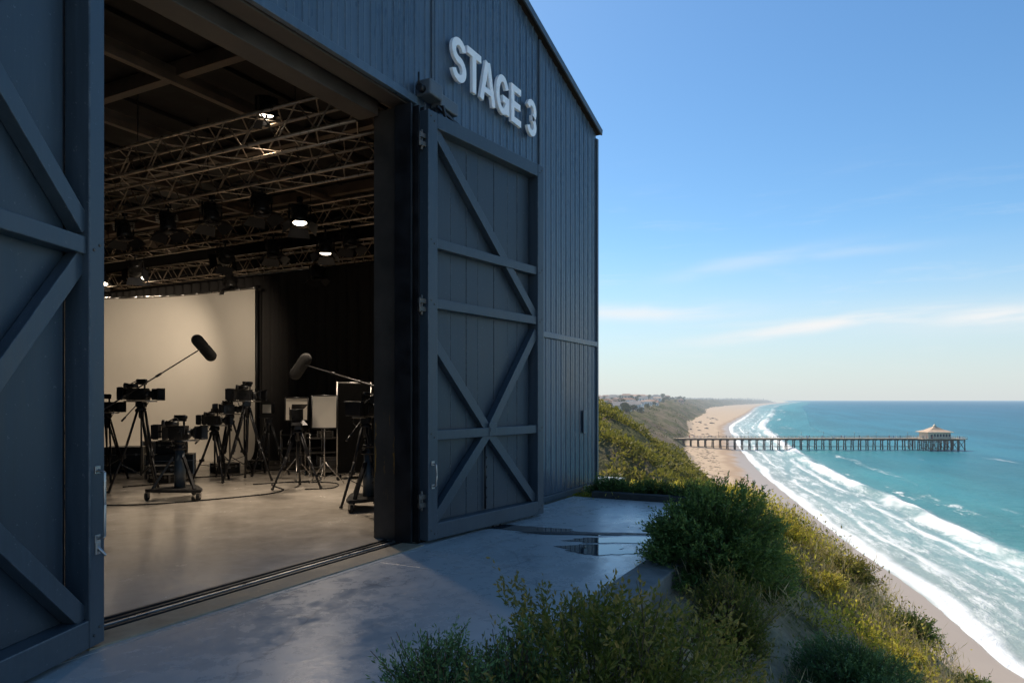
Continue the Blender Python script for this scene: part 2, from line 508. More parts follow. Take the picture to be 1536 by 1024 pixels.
# ------------------------------------------------------------------ terrain
XF = ([-60, 0, 10, 15, 20, 30, 60, 90, 130, 180, 250, 330, 430, 580, 800, 1100, 1600, 1900, 2314, 3000, 4030, 5000, 8000, 12000],
      [39, 39, 38, 35.5, 34.5, 34.5, 39, 44, 45.5, 48, 62, 82, 104, 145, 196, 285, 440, 515, 634, 870, 1256, 1680, 3005, 4700])
XS = ([-60, 40, 80, 110, 145, 213, 300, 444, 800, 1600, 3000, 4030, 5325, 8000, 12000, 60000],
      [52, 53, 55.6, 63.5, 69.5, 84.5, 104, 142, 243, 535, 1030, 1415, 1940, 3080, 4780, 23000])
SL = ([0, 130, 250, 450, 800, 1600, 2200, 3000, 5000], [.83, .83, .7, .55, .52, .45, .42, .40, .40])
TP = ([0, 130, 250, 450, 900, 1400, 1800, 2500, 4000, 5500, 6500, 7400, 7900, 8100, 12000], [31.5, 31.5, 27, 24, 26, 30, 44, 64, 76, 84, 84, 66, 35, 18, -10])


def smooth_table(tb):
    t = np.linspace(math.log(80), math.log(60000), 900); y = np.interp(np.exp(t), *tb) / np.exp(t)
    k = np.exp(-np.linspace(-2.2, 2.2, 61) ** 2); k /= k.sum()
    yy = np.convolve(np.pad(y, 30, mode='edge'), k, 'valid'); w_ = np.clip((np.arange(900)) / 60, 0, 1)
    yy = (y * (1 - w_) + yy * w_) * np.exp(t)
    a = np.array([v for v in tb[0] if v < 78]); b_ = np.interp(a, *tb)
    return (np.concatenate([a, np.exp(t)]), np.concatenate([b_, yy]))


XF = smooth_table(XF); XS = smooth_table(XS)


def H(l, d):
    """height above the sea at lateral l, distance d along the coast"""
    l = np.asarray(l, float); d = np.asarray(d, float)
    xf = np.interp(d, *XF) + fbm(d / 35.0, d * 0 + 3.3, 3) * np.clip(d / 40, .5, 14) * (d > 100)
    xs = np.interp(d, *XS)
    q = xf - l
    wdt = np.maximum(xs - xf, 5)
    beach = 2.4 * (1 + q / wdt)
    sl = np.interp(d, *SL); tp = np.interp(d, *TP)
    g = fbm((l * .6 + d) / 16.0, (l - d * .2) / 30.0, 4)
    rill = fbm(d / np.clip(d * .03, 5, 60), l / np.clip(d * .12, 14, 240) + 9, 4)
    up = 2.4 + sl * np.maximum(q, 0) * (1 + .22 * g)
    up = up + rill * np.clip(np.minimum(q, 40) / 12, 0, 1) * np.clip(d * .016, 1.2, 10)
    inland = np.clip((q - 250) * .05, 0, 30) * np.clip((d - 900) / 1200, 0, 1)
    top = tp + inland + fbm(l / 260.0, d / 260.0, 4) * np.clip(d / 300, .4, 9)
    k = 2.0 + d * .003
    hh = -k * np.log(np.exp(-np.clip(up, -50, 300) / k) + np.exp(-np.clip(top, -50, 300) / k))
    hh = np.where(q > 0, np.minimum(hh, up), beach + (-1.2 * np.clip((-q / wdt - 1) * 4, 0, 5)))
    hh = np.where(q > 0, np.maximum(hh, 2.4 * (1 - 0 * q)), hh)
    hh = np.where(d > 8100, np.minimum(hh, 18 - (d - 8100) * .1), hh)
    # headland of the stage
    X = l * FY + d * FX; Y = -l * FX + d * FY
    s = 1.75 - Y
    zl = -.16 - .6 * np.maximum(s, 0) - .1 * np.clip(s - 4, 0, 50)
    xsd = np.where(Y < .3, 11.95 + (Y - .3) * .9, 11.95 + np.clip((Y - .3) * .9, 0, .75))
    zl = zl - .95 * np.maximum(X - xsd, 0) ** 1.0 * np.clip((X - xsd) / 1.2, 0, 1)
    zl = zl - .24 * np.maximum(.9 - Y, 0) * np.clip((X - 7.5) / 2.5, 0, 1)
    lo = (Y < 1.6) | (X > 11.2)
    zl = zl + lo * (fbm(X / 1.4, Y / 1.4, 4) * .13 + .02)
    inl = (Y > 7.5)
    zl = np.where(inl & (X > 13), np.maximum(zl, -2.5 - (X - 13) * .3), zl)
    gf = 18.5 + 14 * np.clip((d - 60) / 30, 0, 1) ** .8 + fbm(l / 9, d / 9, 3) * 1.5
    hh = np.minimum(hh, np.maximum(zl + 28.4, gf))
    return hh


# ground material shared by both terrain sheets
def ground_mat(name, near):
    m, nt, b = newmat(name)
    geo = N(nt, 'ShaderNodeNewGeometry'); pos = geo.outputs['Position']
    at = N(nt, 'ShaderNodeAttribute'); at.attribute_name = 'foot'      # metres inland of the bluff foot
    aw = N(nt, 'ShaderNodeAttribute'); aw.attribute_name = 'shore'     # metres inland of the waterline
    n1 = noise(nt, 1.3 if near else .12, 8, .68, pos, .4); n2 = noise(nt, .35 if near else .03, 6, .6, pos); n3 = noise(nt, 7 if near else .7, 5, .7, pos)
    earth = ramp(nt, n1, [(.3, (.26, .18, .11)), (.5, (.52, .39, .25)), (.7, (.70, .55, .38))]) if near else ramp(nt, n1, [(.3, (.10, .075, .048)), (.5, (.25, .18, .115)), (.7, (.44, .33, .22))])
    scrub = ramp(nt, n3, [(.25, (.03, .034, .012)), (.5, (.09, .09, .030)), (.75, (.20, .17, .06))])
    veg = mr(nt, mathn(nt, 'ADD', mathn(nt, 'MULTIPLY', n2, .55), mathn(nt, 'MULTIPLY', n1, .45)), .43, .55) if near else mr(nt, mathn(nt, 'ADD', mathn(nt, 'MULTIPLY', n2, .5), mathn(nt, 'MULTIPLY', n1, .5)), .42, .54)
    land = mixcol(nt, veg, earth, scrub)
    # sand
    sn = noise(nt, .25, 6, .6, pos)
    dry = ramp(nt, sn, [(.3, (.50, .36, .235)), (.7, (.64, .48, .33))])
    footp = mr(nt, noise(nt, 1.1, 4, .7, pos), .3, .7, .86, 1.06)
    dry = mixcol(nt, 1.0, dry, footp, 'MULTIPLY')
    wn_ = mathn(nt, 'ADD', aw.outputs['Fac'], mathn(nt, 'MULTIPLY', mathn(nt, 'SUBTRACT', noise(nt, .045, 5, .55, pos), .5), 16.0))
    damp = mr(nt, wn_, 9.0, 15.0, 1, 0)
    wet = mr(nt, wn_, 3.0, 10.5, 1, 0)
    sand = mixcol(nt, damp, dry, (.42, .29, .19)); sand = mixcol(nt, wet, sand, (.43, .325, .235))
    fm = mr(nt, mathn(nt, 'ADD', at.outputs['Fac'], mathn(nt, 'MULTIPLY', mathn(nt, 'SUBTRACT', n1, .5), 6.0)), -1.0, 1.0)
    c = mixcol(nt, fm, sand, land)
    nt.links.new(c, b.inputs['Base Color'])
    wr = mathn(nt, 'MULTIPLY', wet, mathn(nt, 'SUBTRACT', 1.0, fm))
    nt.links.new(mr(nt, wr, 0, 1, .95, .38), b.inputs['Roughness'])
    nt.links.new(mr(nt, wr, 0, 1, .2, .4), b.inputs['Specular IOR Level'])
    bump(nt, b, mathn(nt, 'MULTIPLY', mathn(nt, 'ADD', n1, mathn(nt, 'MULTIPLY', n3, .5)), mathn(nt, 'ADD', .012, fm)), .8, .25 if near else 2.2)
    out = nt.nodes['Material Output']
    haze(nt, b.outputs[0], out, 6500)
    return m


def grid_faces(r, c):
    i = np.arange(r - 1)[:, None] * c + np.arange(c - 1)[None, :]
    return np.stack([i, i + 1, i + c + 1, i + c], -1).reshape(-1, 4)


# far sheet: rows along the coast, columns across it
rows = np.exp(np.linspace(math.log(14), math.log(9500), 600))
un = np.linspace(0, 1, 46); ub = np.linspace(0, 1, 170) ** 1.15; ui = np.linspace(0, 1, 40)[1:] ** 2
P = []; FT = []; SH = []
for d in rows:
    xf = np.interp(d, *XF); xs = np.interp(d, *XS); s = np.clip(d / 100, .85, 14)
    q = np.concatenate([-(xs - xf + 16 * max(1, s * .5)) * (1 - un), 70 * s * ub[1:], 70 * s + (2600 - 70 * s) * ui])
    l = xf - q; dd = np.full_like(l, d)
    h = H(l, dd)
    if d < 40: h = h - .35 * (40 - d) / 26
    P.append(np.stack([l * FY + dd * FX, -l * FX + dd * FY, h + SEA], -1)); FT.append(q); SH.append(xs - l)
ncol = len(P[0])
V = np.concatenate(P)
F_ = grid_faces(len(rows), ncol)
terr = np_mesh('coast_terrain', V, F_, ground_mat('coast_ground', False), smooth=True, attrs={'foot': np.concatenate(FT), 'shore': np.concatenate(SH) * np.interp(np.repeat(rows, ncol), [0, 120, 260, 500], [.45, .5, .85, 1])})
tag(terr, kind='structure')
# near sheet
gx = np.arange(-16, 34, .2); gy = np.arange(-40, 30, .2)
GX, GY = np.meshgrid(gx, gy)
L = GX * FY - GY * FX; D = GX * FX + GY * FY
hn = H(L, D)
Vn = np.stack([GX, GY, hn + SEA], -1).reshape(-1, 3)
q = (np.interp(D, *XF) - L).ravel()
terrn = np_mesh('headland_terrain', Vn, grid_faces(len(gy), len(gx)), ground_mat('headland_ground', True), smooth=True, attrs={'foot': q, 'shore': (np.interp(D, *XS) - L).ravel()})
tag(terrn, kind='structure')


def ground_z(x, y):
    return float(H(x * FY - y * FX, x * FX + y * FY)) + SEA


# ------------------------------------------------------------------ sea
m, nt, b = newmat('sea_water'); M['sea'] = m
geo = N(nt, 'ShaderNodeNewGeometry'); pos = geo.outputs['Position']
a1 = N(nt, 'ShaderNodeAttribute'); a1.attribute_name = 'off'; off = a1.outputs['Fac']
a2 = N(nt, 'ShaderNodeAttribute'); a2.attribute_name = 'along'
cvn = N(nt, 'ShaderNodeCombineXYZ'); nt.links.new(mathn(nt, 'MULTIPLY', a2.outputs['Fac'], .42), cvn.inputs[0]); nt.links.new(off, cvn.inputs[1])
cs = cvn.outputs[0]
w1 = noise(nt, .05, 4, .55, cs); w2 = noise(nt, .22, 7, .68, cs, .8); w3 = noise(nt, .9, 6, .7, cs, 1.0)
off2 = mathn(nt, 'ADD', off, mathn(nt, 'MULTIPLY', mathn(nt, 'SUBTRACT', w1, .5), 11.0))
lg = mathn(nt, 'LOGARITHM', mathn(nt, 'MAXIMUM', off, 1.0), 10.0)
deep = ramp(nt, mathn(nt, 'DIVIDE', mathn(nt, 'ADD', lg, mathn(nt, 'MULTIPLY', mathn(nt, 'SUBTRACT', w1, .5), .35)), 4.5),
            [(.10, (.27, .34, .31)), (.28, (.14, .31, .30)), (.37, (.045, .235, .25)), (.50, (.020, .165, .225)), (.64, (.014, .115, .19)), (.85, (.014, .085, .17))])
sw = mr(nt, noise(nt, .02, 4, .5, mapping(nt, cs, (1, 1.5, 1))), .35, .65, .82, 1.12)
deep = mixcol(nt, 1.0, deep, sw, 'MULTIPLY')
lines = mr(nt, noise(nt, .11, 5, .6, mapping(nt, cs, (.35, 1, 1)), .5), .50, .62)
# swash edge, churned inner water, breaker line
lace = mathn(nt, 'MULTIPLY', mr(nt, w2, .44, .56), mr(nt, w3, .36, .56, .35, 1))
edge = mr(nt, mathn(nt, 'ABSOLUTE', mathn(nt, 'SUBTRACT', off2, 1.5)), .8, 3.4, 1, 0)
ws = noise(nt, .30, 7, .7, mapping(nt, cs, (.45, 1, 1)), .35)
fr = mathn(nt, 'PINGPONG', mathn(nt, 'ADD', off2, mathn(nt, 'MULTIPLY', ws, 3.0)), 5.5)
fronts = mathn(nt, 'MULTIPLY', mr(nt, fr, .0, 1.5, 1, 0), mr(nt, w1, .42, .52))
cover = mathn(nt, 'MAXIMUM', mathn(nt, 'MULTIPLY', mr(nt, mathn(nt, 'ADD', mathn(nt, 'MULTIPLY', ws, .7), mathn(nt, 'MULTIPLY', w3, .3)), .46, .62), .80), fronts)
inner = mathn(nt, 'MULTIPLY', mathn(nt, 'MULTIPLY', mr(nt, off2, 1, 5), mr(nt, off2, 24, 34, 1, 0)), mathn(nt, 'ADD', .16, mathn(nt, 'MULTIPLY', cover, .84)))
brk = mathn(nt, 'MULTIPLY', mr(nt, mathn(nt, 'ABSOLUTE', mathn(nt, 'SUBTRACT', off, mathn(nt, 'ADD', 27.5, mathn(nt, 'MULTIPLY', mathn(nt, 'SUBTRACT', w2, .5), 9.0)))), 2.0, 5.0, 1, 0), mr(nt, w1, .36, .50))
behind = mathn(nt, 'MULTIPLY', mathn(nt, 'MULTIPLY', mr(nt, off, 24, 32), mr(nt, off, 36, 62, 1, 0)), mr(nt, mathn(nt, 'MULTIPLY', lines, w2), .42, .62))
outer = mathn(nt, 'MULTIPLY', mathn(nt, 'MULTIPLY', mr(nt, off, 45, 60), mr(nt, off, 80, 180, 1, 0)), mr(nt, mathn(nt, 'MULTIPLY', lines, w1), .56, .66))
foam = mathn(nt, 'MAXIMUM', mathn(nt, 'MAXIMUM', edge, inner), mathn(nt, 'MAXIMUM', brk, mathn(nt, 'MAXIMUM', behind, mathn(nt, 'MULTIPLY', outer, .5))), clamp=True)
ln_ = N(nt, 'ShaderNodeVectorMath', operation='LENGTH'); nt.links.new(pos, ln_.inputs[0])
foam = mathn(nt, 'MULTIPLY', foam, mr(nt, ln_.outputs['Value'], 700, 2600, 1, .35))
caps = mathn(nt, 'MULTIPLY', mr(nt, noise(nt, .25, 4, .6, mapping(nt, pos, (1, 1, 1))), .74, .80), .15)
foam = mathn(nt, 'MAXIMUM', foam, caps)
nt.links.new(mixcol(nt, foam, deep, (.86, .88, .88)), b.inputs['Base Color'])
nt.links.new(mr(nt, foam, 0, 1, .32, .9), b.inputs['Roughness'])
b.inputs['IOR'].default_value = 1.33; b.inputs['Specular IOR Level'].default_value = .22
hgt = mathn(nt, 'ADD', mathn(nt, 'ADD', mathn(nt, 'MULTIPLY', w2, 1.2), mathn(nt, 'MULTIPLY', noise(nt, .35, 5, .65, pos), .9)), mathn(nt, 'MULTIPLY', foam, .35))
bump(nt, b, hgt, .55, 1.2)
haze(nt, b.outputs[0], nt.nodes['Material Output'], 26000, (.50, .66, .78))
rws = np.concatenate([np.linspace(-80, 30, 12), np.exp(np.linspace(math.log(32), math.log(60000), 520))])
offs = np.concatenate([np.linspace(-22, 70, 150), 70 * np.exp(np.linspace(0, math.log(1500), 110))[1:]])
P = []; OF = []; AL = []
for d in rws:
    xs = np.interp(d, *XS); sc = np.clip((d - 300) / 1500, 0, 3) + 1
    o_ = np.where(offs < 70, offs * sc, offs + 70 * (sc - 1))
    l = xs + o_; dd = np.full_like(l, d)
    nz = fbm(dd / 22.0, l / 40.0, 3)
    zc = 1.5 * np.exp(-((o_ / sc - 27.5 - nz * 3) / 2.6) ** 2) + .35 * np.exp(-((o_ / sc - 44 - nz * 7) / 4.5) ** 2) + .1 * fbm(l / 9.0, dd / 14.0, 3) * (np.abs(o_) < 400)
    zc = np.where(o_ < 8, zc * np.clip(o_ / 8, 0, 1) - .02, zc)
    P.append(np.stack([l * FY + dd * FX, -l * FX + dd * FY, SEA + zc], -1)); OF.append(o_ / np.where(o_ < 70 * sc, sc, 1)); AL.append(dd / sc)
sea = np_mesh('sea', np.concatenate(P), grid_faces(len(rws), len(offs)), M['sea'], smooth=True, attrs={'off': np.concatenate(OF), 'along': np.concatenate(AL)})
tag(sea, kind='structure')

# ------------------------------------------------------------------ patio
mb = MB()
xs_ = [-9.0, -4.2, .6, 5.6, 10.95]
for i in range(4):
    for (y0, y1) in ((2.13, 4.44),):
        mb.box((xs_[i] + .003, y0, -.20), (xs_[i + 1] - .003, y1, 0))
patio = mb.build('patio', M['patio'], bevel=.004); tag(patio, kind='structure')
o = MB().box((-9, 4.443, -.2), (10.95, 4.62, .001)).build('wall_footing_strip', M['patio']); tag(o, kind='structure')
mb = MB()
for i in range(9):
    mb.box((-9 + i * 2.22, 1.76, -.32), (-9 + i * 2.22 + 2.21, 2.124, .012))
o = mb.build('kerb', M['kerb'], bevel=.012); tag(o, kind='structure')
o = MB().box((2.75, 4.50, -.1), (6.46, 4.78, .012)).build('threshold_strip', M['apron'], bevel=.004); tag(o, kind='structure')

# dark planter wall beyond the slab, one long low kerb wall
o = MB().box((10.953, 2.2, -.3), (11.13, 4.3, .10)).build('low_planter_wall', simple('dark_planter', (.05, .045, .04), .9, 0, .4, 7, .6, .01), bevel=.015)
tag(o, 'low dark wall at the far end of the concrete patio', 'low wall')


def blob_poly(cx, cy, rx, ry, seed, n=40, amp=.35, rot=0):
    out = []
    for k in range(n):
        t = 2 * PI * k / n
        r = 1 + amp * (mnoise.noise(Vector((math.cos(t) * 1.7 + seed, math.sin(t) * 1.7, seed * 2.3))) + .5 * mnoise.noise(Vector((math.cos(t) * 5 + seed, math.sin(t) * 5, seed))))
        x, y = rx * r * math.cos(t), ry * r * math.sin(t)
        out.append((cx + x * math.cos(rot) - y * math.sin(rot), cy + x * math.sin(rot) + y * math.cos(rot)))
    return out


def puddle(cx, cy, rx, ry, seed, rot, name, label, mat):
    p = blob_poly(cx, cy, rx, ry, seed, 60, .45, rot)
    mb = MB(); n = len(p)
    mb.add([(cx, cy, .004)] + [(x, y, .004) for x, y in p], [(0, 1 + k, 1 + (k + 1) % n) for k in range(n)])
    return tag(mb.build(name, mat), label, 'puddle')


puddle(7.75, 2.72, .16, .62, 3.1, R(28), 'puddle', 'long bright puddle on the patio beside the round bush', M['puddle'])
puddle(7.15, 2.72, .26, .42, 5.7, R(10), 'puddle', 'small shallow puddle in the middle of the patio nearest the kerb', M['puddle'])
puddle(7.9, 3.9, .18, .75, 8.9, R(5), 'puddle', 'dark wet stain on the patio below the far corner of the open door', M['puddle'])
mb = MB()
pp = blob_poly(7.98, 3.12, .085, .80, 1.7, 50, .4, R(24)); n = len(pp)
mb.add([(7.98, 3.12, .008)] + [(x, y, .008) for x, y in pp], [(0, 1 + k, 1 + (k + 1) % n) for k in range(n)])
o = mb.build('mud_streak', simple('dark_mud', (.03, .03, .032), .5, 0, .5, 12, .6, .01)); tag(o, 'dark muddy streak lying across the wet concrete', 'mud', kind='stuff')

# ------------------------------------------------------------------ building
W = 12.33; YF = 4.75
RIDGE_X = 1.5


def roof_z(x): return 6.52 + .286 * (W - x) if x > RIDGE_X else 6.52 + .286 * (W - RIDGE_X) - .286 * (RIDGE_X - x)


bld = empty('stage_building', (0, 0, 0))
tag(bld, 'dark blue grey metal clad gabled sound stage with wide open doorway', 'building')


def clad(mb, x0, x1, z0f, z1f, y=YF, pitch=.2):
    """profiled sheet: pans with standing ribs"""
    xs = [x0]; n = max(1, round((x1 - x0) / pitch)); p = (x1 - x0) / n
    prof = []
    for i in range(n):
        a = x0 + i * p
        prof += [(a, 0), (a + .008, -.013), (a + .026, -.013), (a + .034, 0), (a + p * .5 - .008, 0), (a + p * .5, -.005), (a + p * .5 + .008, 0)]
    prof.append((x1, 0))
    vs = []; fs = []
    for (x, dy) in prof:
        vs += [(x, y + dy, z0f), (x, y + dy, z1f(x) if callable(z1f) else z1f)]
    for i in range(len(prof) - 1):
        fs.append((2 * i, 2 * i + 2, 2 * i + 3, 2 * i + 1))
    mb.add(vs, fs)
    # closing back
    return mb


top = lambda x: roof_z(x) - .02
mb = MB()
clad(mb, 6.62, 9.86, .06, top); clad(mb, 9.94, W, 2.68, top); clad(mb, 9.94, W, .10, 2.58)
clad(mb, 2.72, 6.62, 5.0, top); clad(mb, -9.3, 2.72, .06, top)
mb.build('wall', M['wall'], bld)
# inner liner wall and side walls
mb = MB()
th0, th1 = YF + .06, YF + .16
def wallbox(mb, x0, x1, z0, y0=th0, y1=th1):
    vs = []
    n = 8
    zz = [min(roof_z(x), 99) - .05 for x in (x0, x1)]
    vs = [(x0, y0, z0), (x1, y0, z0), (x1, y1, z0), (x0, y1, z0), (x0, y0, zz[0]), (x1, y0, zz[1]), (x1, y1, zz[1]), (x0, y1, zz[0])]
    mb.add(vs, [(0, 3, 2, 1), (4, 5, 6, 7), (0, 1, 5, 4), (1, 2, 6, 5), (2, 3, 7, 6), (3, 0, 4, 7)])
wallbox(mb, 6.64, W - .05, 0); wallbox(mb, 2.70, 6.64, 5.25); wallbox(mb, -9.2, RIDGE_X, 0); wallbox(mb, RIDGE_X, 2.70, 0)
mb.box((W - .05, YF + .02, 0), (W + .0, 6.8, 6.46))
mb.box((W, 6.8, 0), (14.2, 6.9, 6.3)); mb.box((14.1, 6.9, 0), (14.25, 24.1, 6.3)); mb.box((-9.3, 24, 0), (14.25, 24.15, 6.3))
mb.box((-9.35, YF + .02, 0), (-9.22, 24, 6.3))
mb.build('inner_wall', M['dark'], bld)
o = MB().box((12.331, YF - .004, .02), (12.37, 6.8, 6.44)).build('side_wall', M['wall'], bld)
# roof slabs
mb = MB()
y0, y1 = YF - .08, 24.3
def slab(xa, xb, t=.06):
    za, zb = roof_z(xa), roof_z(xb)
    vs = [(xa, y0, za), (xb, y0, zb), (xb, y1, zb), (xa, y1, za), (xa, y0, za + t), (xb, y0, zb + t), (xb, y1, zb + t), (xa, y1, za + t)]
    mb.add(vs, [(0, 3, 2, 1), (4, 5, 6, 7), (0, 1, 5, 4), (1, 2, 6, 5), (2, 3, 7, 6), (3, 0, 4, 7)])
slab(RIDGE_X, W + .06); slab(-9.5, RIDGE_X); mb.box((W + .10, 6.7, 6.3), (14.35, 24.3, 6.42))
mb.build('roof', M['roofdeck'], bld)
# rake trim and corner trims
mb = MB()
mb.bar((RIDGE_X, YF - .10, roof_z(RIDGE_X) + .01), (W + .05, YF - .10, roof_z(W) + .012), .03, .11)
mb.bar((-9.5, YF - .13, roof_z(-9.5)), (RIDGE_X, YF - .13, roof_z(RIDGE_X) + .01), .06, .17)
mb.build('roof_trim', M['trim'], bld, .006)
mb = MB()
mb.box((W - .01, YF - .035, .02), (W + .055, YF + .05, 6.42)); mb.box((9.865, YF - .03, .02), (9.935, YF + .02, 7.15))
mb.box((6.955, YF - .022, 5.0), (6.985, YF - .005, 8.0))
mb.build('corner_trim', M['trim'], bld, .004)
mb = MB(); mb.box((9.936, YF - .04, 2.585), (W - .012, YF + .01, 2.675)); mb.build('belt_rail', M['wall'], bld, .006)
mb = MB(); mb.box((9.94, YF - .05, .0), (W + .05, YF + .02, .095)); mb.box((6.62, YF - .035, .0), (9.86, YF + .02, .055)); mb.build('base_flashing', M['trim'], bld, .004)
# small vent box on the lower far panel
mb = MB(); mb.box((11.62, YF - .05, 1.02), (11.80, YF - .021, 1.42)); mb.build('service_hatch', M['wall'], bld, .006)
# header over the opening
mb = MB()
mb.box((2.72, 4.70, 4.95), (6.62, 4.76, 5.04)); mb.build('header_flashing', M['wall'], bld, .006)
mb = MB(); mb.box((2.72, 4.78, 4.94), (6.62, 5.02, 5.22)); mb.box((2.72, 5.16, 4.86), (6.50, 5.44, 5.24)); mb.build('header', M['headerbeam'], bld, .008)
mb = MB(); mb.box((2.72, 5.03, 5.06), (6.62, 5.15, 5.2)); mb.bar((2.72, 5.06, 5.03), (6.5, 5.06, 5.03), .02, .05); mb.bar((2.72, 5.12, 5.03), (6.5, 5.12, 5.03), .02, .05); mb.build('overhead_track', M['black'], bld)
# jambs
mb = MB(); mb.box((6.55, 4.90, .0), (6.66, 5.27, 4.94))
mb.build('door_post', M['jamb'], bld, .006)
mb = MB()
for x0, x1, ya, yb in ((6.44, 6.47, 4.66, 4.89), (6.475, 6.53, 4.76, 4.895), (6.535, 6.56, 4.62, 4.88), (6.563, 6.60, 4.70, 4.88), (6.603, 6.63, 4.60, 4.88)):
    mb.box((x0, ya, .012), (x1, yb, 4.90))
mb.build('jamb_channel', M['black'], bld, .004)
mb = MB(); mb.box((2.60, 4.78, 0), (2.72, 5.30, 4.94)); mb.build('door_post', M['jamb'], bld, .006)
# roof beams
mb = MB()
for x in (3.9, 6.55, 9.2, 11.9):
    mb.box((x - .07, 5.45, 6.06), (x + .07, 24, 6.27)); o = mb.build('roof_beam', M['beam'], bld, .006); mb = MB()
for y in (6.5, 8.65, 10.8, 13.2, 15.8, 18.6):
    xe = 12.2 if y < 6.8 else 14.0; mb = MB(); mb.box((-9.1, y - .05, 5.94), (xe, y + .05, 6.05)); mb.box((-9.1, y - .012, 6.05), (xe, y + .012, 6.17)); mb.build('rafter', M['beam'], bld, .004)
mb = MB()
for y in np.arange(6, 24, 1.1):
    mb.box((-9.1, y - .03, 6.22), (12.2 if y < 6.9 else 14.0, y + .03, 6.28))
mb.build('ceiling_battens', M['roofdeck'], bld)
mb = MB()
mb.box((-9.1, 5.3, 6.29), (12.24, 6.9, 6.33)); mb.box((-9.1, 6.92, 6.29), (14.05, 24, 6.33)); mb.build('ceiling', M['roofdeck'], bld)

# floor inside
o = MB().box((-9.2, 4.785, -.25), (14.1, 24.0, .0)).build('stage_floor', M['floor']); tag(o, kind='structure')
# floor track
tr = empty('floor_track', (0, 0, 0)); tag(tr, 'dark steel sliding track set in the floor across the doorway', 'floor track')
for y in (4.80, 4.875, 4.95, 5.03):
    MB().box((2.73, y, .003), (6.49, y + .028, .020)).build('rail', M['steel'] if y == 4.875 else M['black'], tr, .003)
MB().box((2.73, 4.79, .002), (6.49, 5.07, .005)).build('track_bed', M['black'], tr)

# sign -----------------------------------------------------------------
sign = empty('wall_sign', (7.33, YF - .06, 5.51)); tag(sign, 'white raised lettering reading STAGE 3 on the facade above the open door', 'sign')


def stroke(mb, pts, t, dep=.045):
    """flat-ended thick stroke through 2-D points, extruded toward the viewer"""
    P_ = [Vector((a, 0, b)) for a, b in pts]; n = len(P_); vs = []
    for i, p in enumerate(P_):
        d = (P_[min(i + 1, n - 1)] - P_[max(i - 1, 0)]).normalized(); s_ = Vector((-d.z, 0, d.x)) * t / 2
        for y in (0, -dep): vs += [(p.x + s_.x, y, p.z + s_.z), (p.x - s_.x, y, p.z - s_.z)]
    fs = [(0, 1, 3, 2), (4 * n - 4, 4 * n - 2, 4 * n - 1, 4 * n - 3)]
    for i in range(n - 1):
        a = 4 * i; b_ = a + 4
        fs += [(a, b_, b_ + 1, a + 1), (a + 2, a + 3, b_ + 3, b_ + 2), (a, a + 2, b_ + 2, b_), (a + 1, b_ + 1, b_ + 3, a + 3)]
    mb.add(vs, fs)


def arc(cx, cz, rx, rz, a0, a1, n=18):
    return [(cx + rx * math.cos(R(a0 + (a1 - a0) * k / n)), cz + rz * math.sin(R(a0 + (a1 - a0) * k / n))) for k in range(n + 1)]


def letter(ch, x, w_, h=.54, t=.092):
    mb = MB(); a = t / 2; rx = (w_ - t) / 2; q_ = (h - t) / 4
    if ch == 'S': stroke(mb, arc(w_ / 2, h - a - q_, rx, q_, 12, 262) + arc(w_ / 2, a + q_, rx, q_, 82, -168), t)
    if ch == '3': stroke(mb, arc(w_ / 2, h - a - q_, rx, q_, 165, -84) + arc(w_ / 2, a + q_, rx, q_, 84, -168), t)
    if ch == 'T': mb.box((0, -.045, h - t), (w_, 0, h)); mb.box((w_ / 2 - a, -.0445, 0), (w_ / 2 + a, 0, h - t - .0005))
    if ch == 'E':
        mb.box((0, -.045, 0), (t, 0, h))
        for z in (0, h / 2 - a, h - t): mb.box((t + .0005, -.0445, z), (w_ - (.02 if z and z < h * .6 else 0), 0, z + t))
    if ch == 'A':
        stroke(mb, [(a * .9, 0), (w_ / 2 - a * .35, h)], t * .95); stroke(mb, [(w_ - a * .9, 0), (w_ / 2 + a * .35, h)], t * .95, .0445)
        mb.box((w_ * .25, -.044, h * .22), (w_ * .75, 0, h * .22 + t * .85))
    if ch == 'G':
        stroke(mb, arc(w_ / 2, h / 2, rx, (h - t) / 2, 28, 345, 30), t); mb.box((w_ / 2, -.0445, h * .42 - a), (w_, 0, h * .42 + a)); mb.box((w_ - t * .95, -.044, .03), (w_ - .001, 0, h * .42))
    mb.build('letter', M['white'], sign, .003).location = (x, 0, 0)


for ch, x, wd in (('S', -.07, .33), ('T', .285, .345), ('A', .60, .41), ('G', 1.03, .375), ('E', 1.465, .30), ('3', 1.96, .31)):
    letter(ch, x, wd)

# door leaves ----------------------------------------------------------
def shear_bar(mb, p, q, w, y0, y1):
    """flat bar in the leaf plane (x, z) between p and q, from depth y0 to y1"""
    p = Vector((p[0], 0, p[1])); q = Vector((q[0], 0, q[1])); d = (q - p).normalized(); p = p - d * .06; q = q + d * .06; s = Vector((-d.z, 0, d.x)) * (w / 2)
    vs = []
    for y in (y0, y1):
        for e in (p - s, q - s, q + s, p + s): vs.append((e.x, y, e.z))
    mb.add(vs, [(0, 1, 2, 3), (7, 6, 5, 4), (0, 4, 5, 1), (1, 5, 6, 2), (2, 6, 7, 3), (3, 7, 4, 0)])


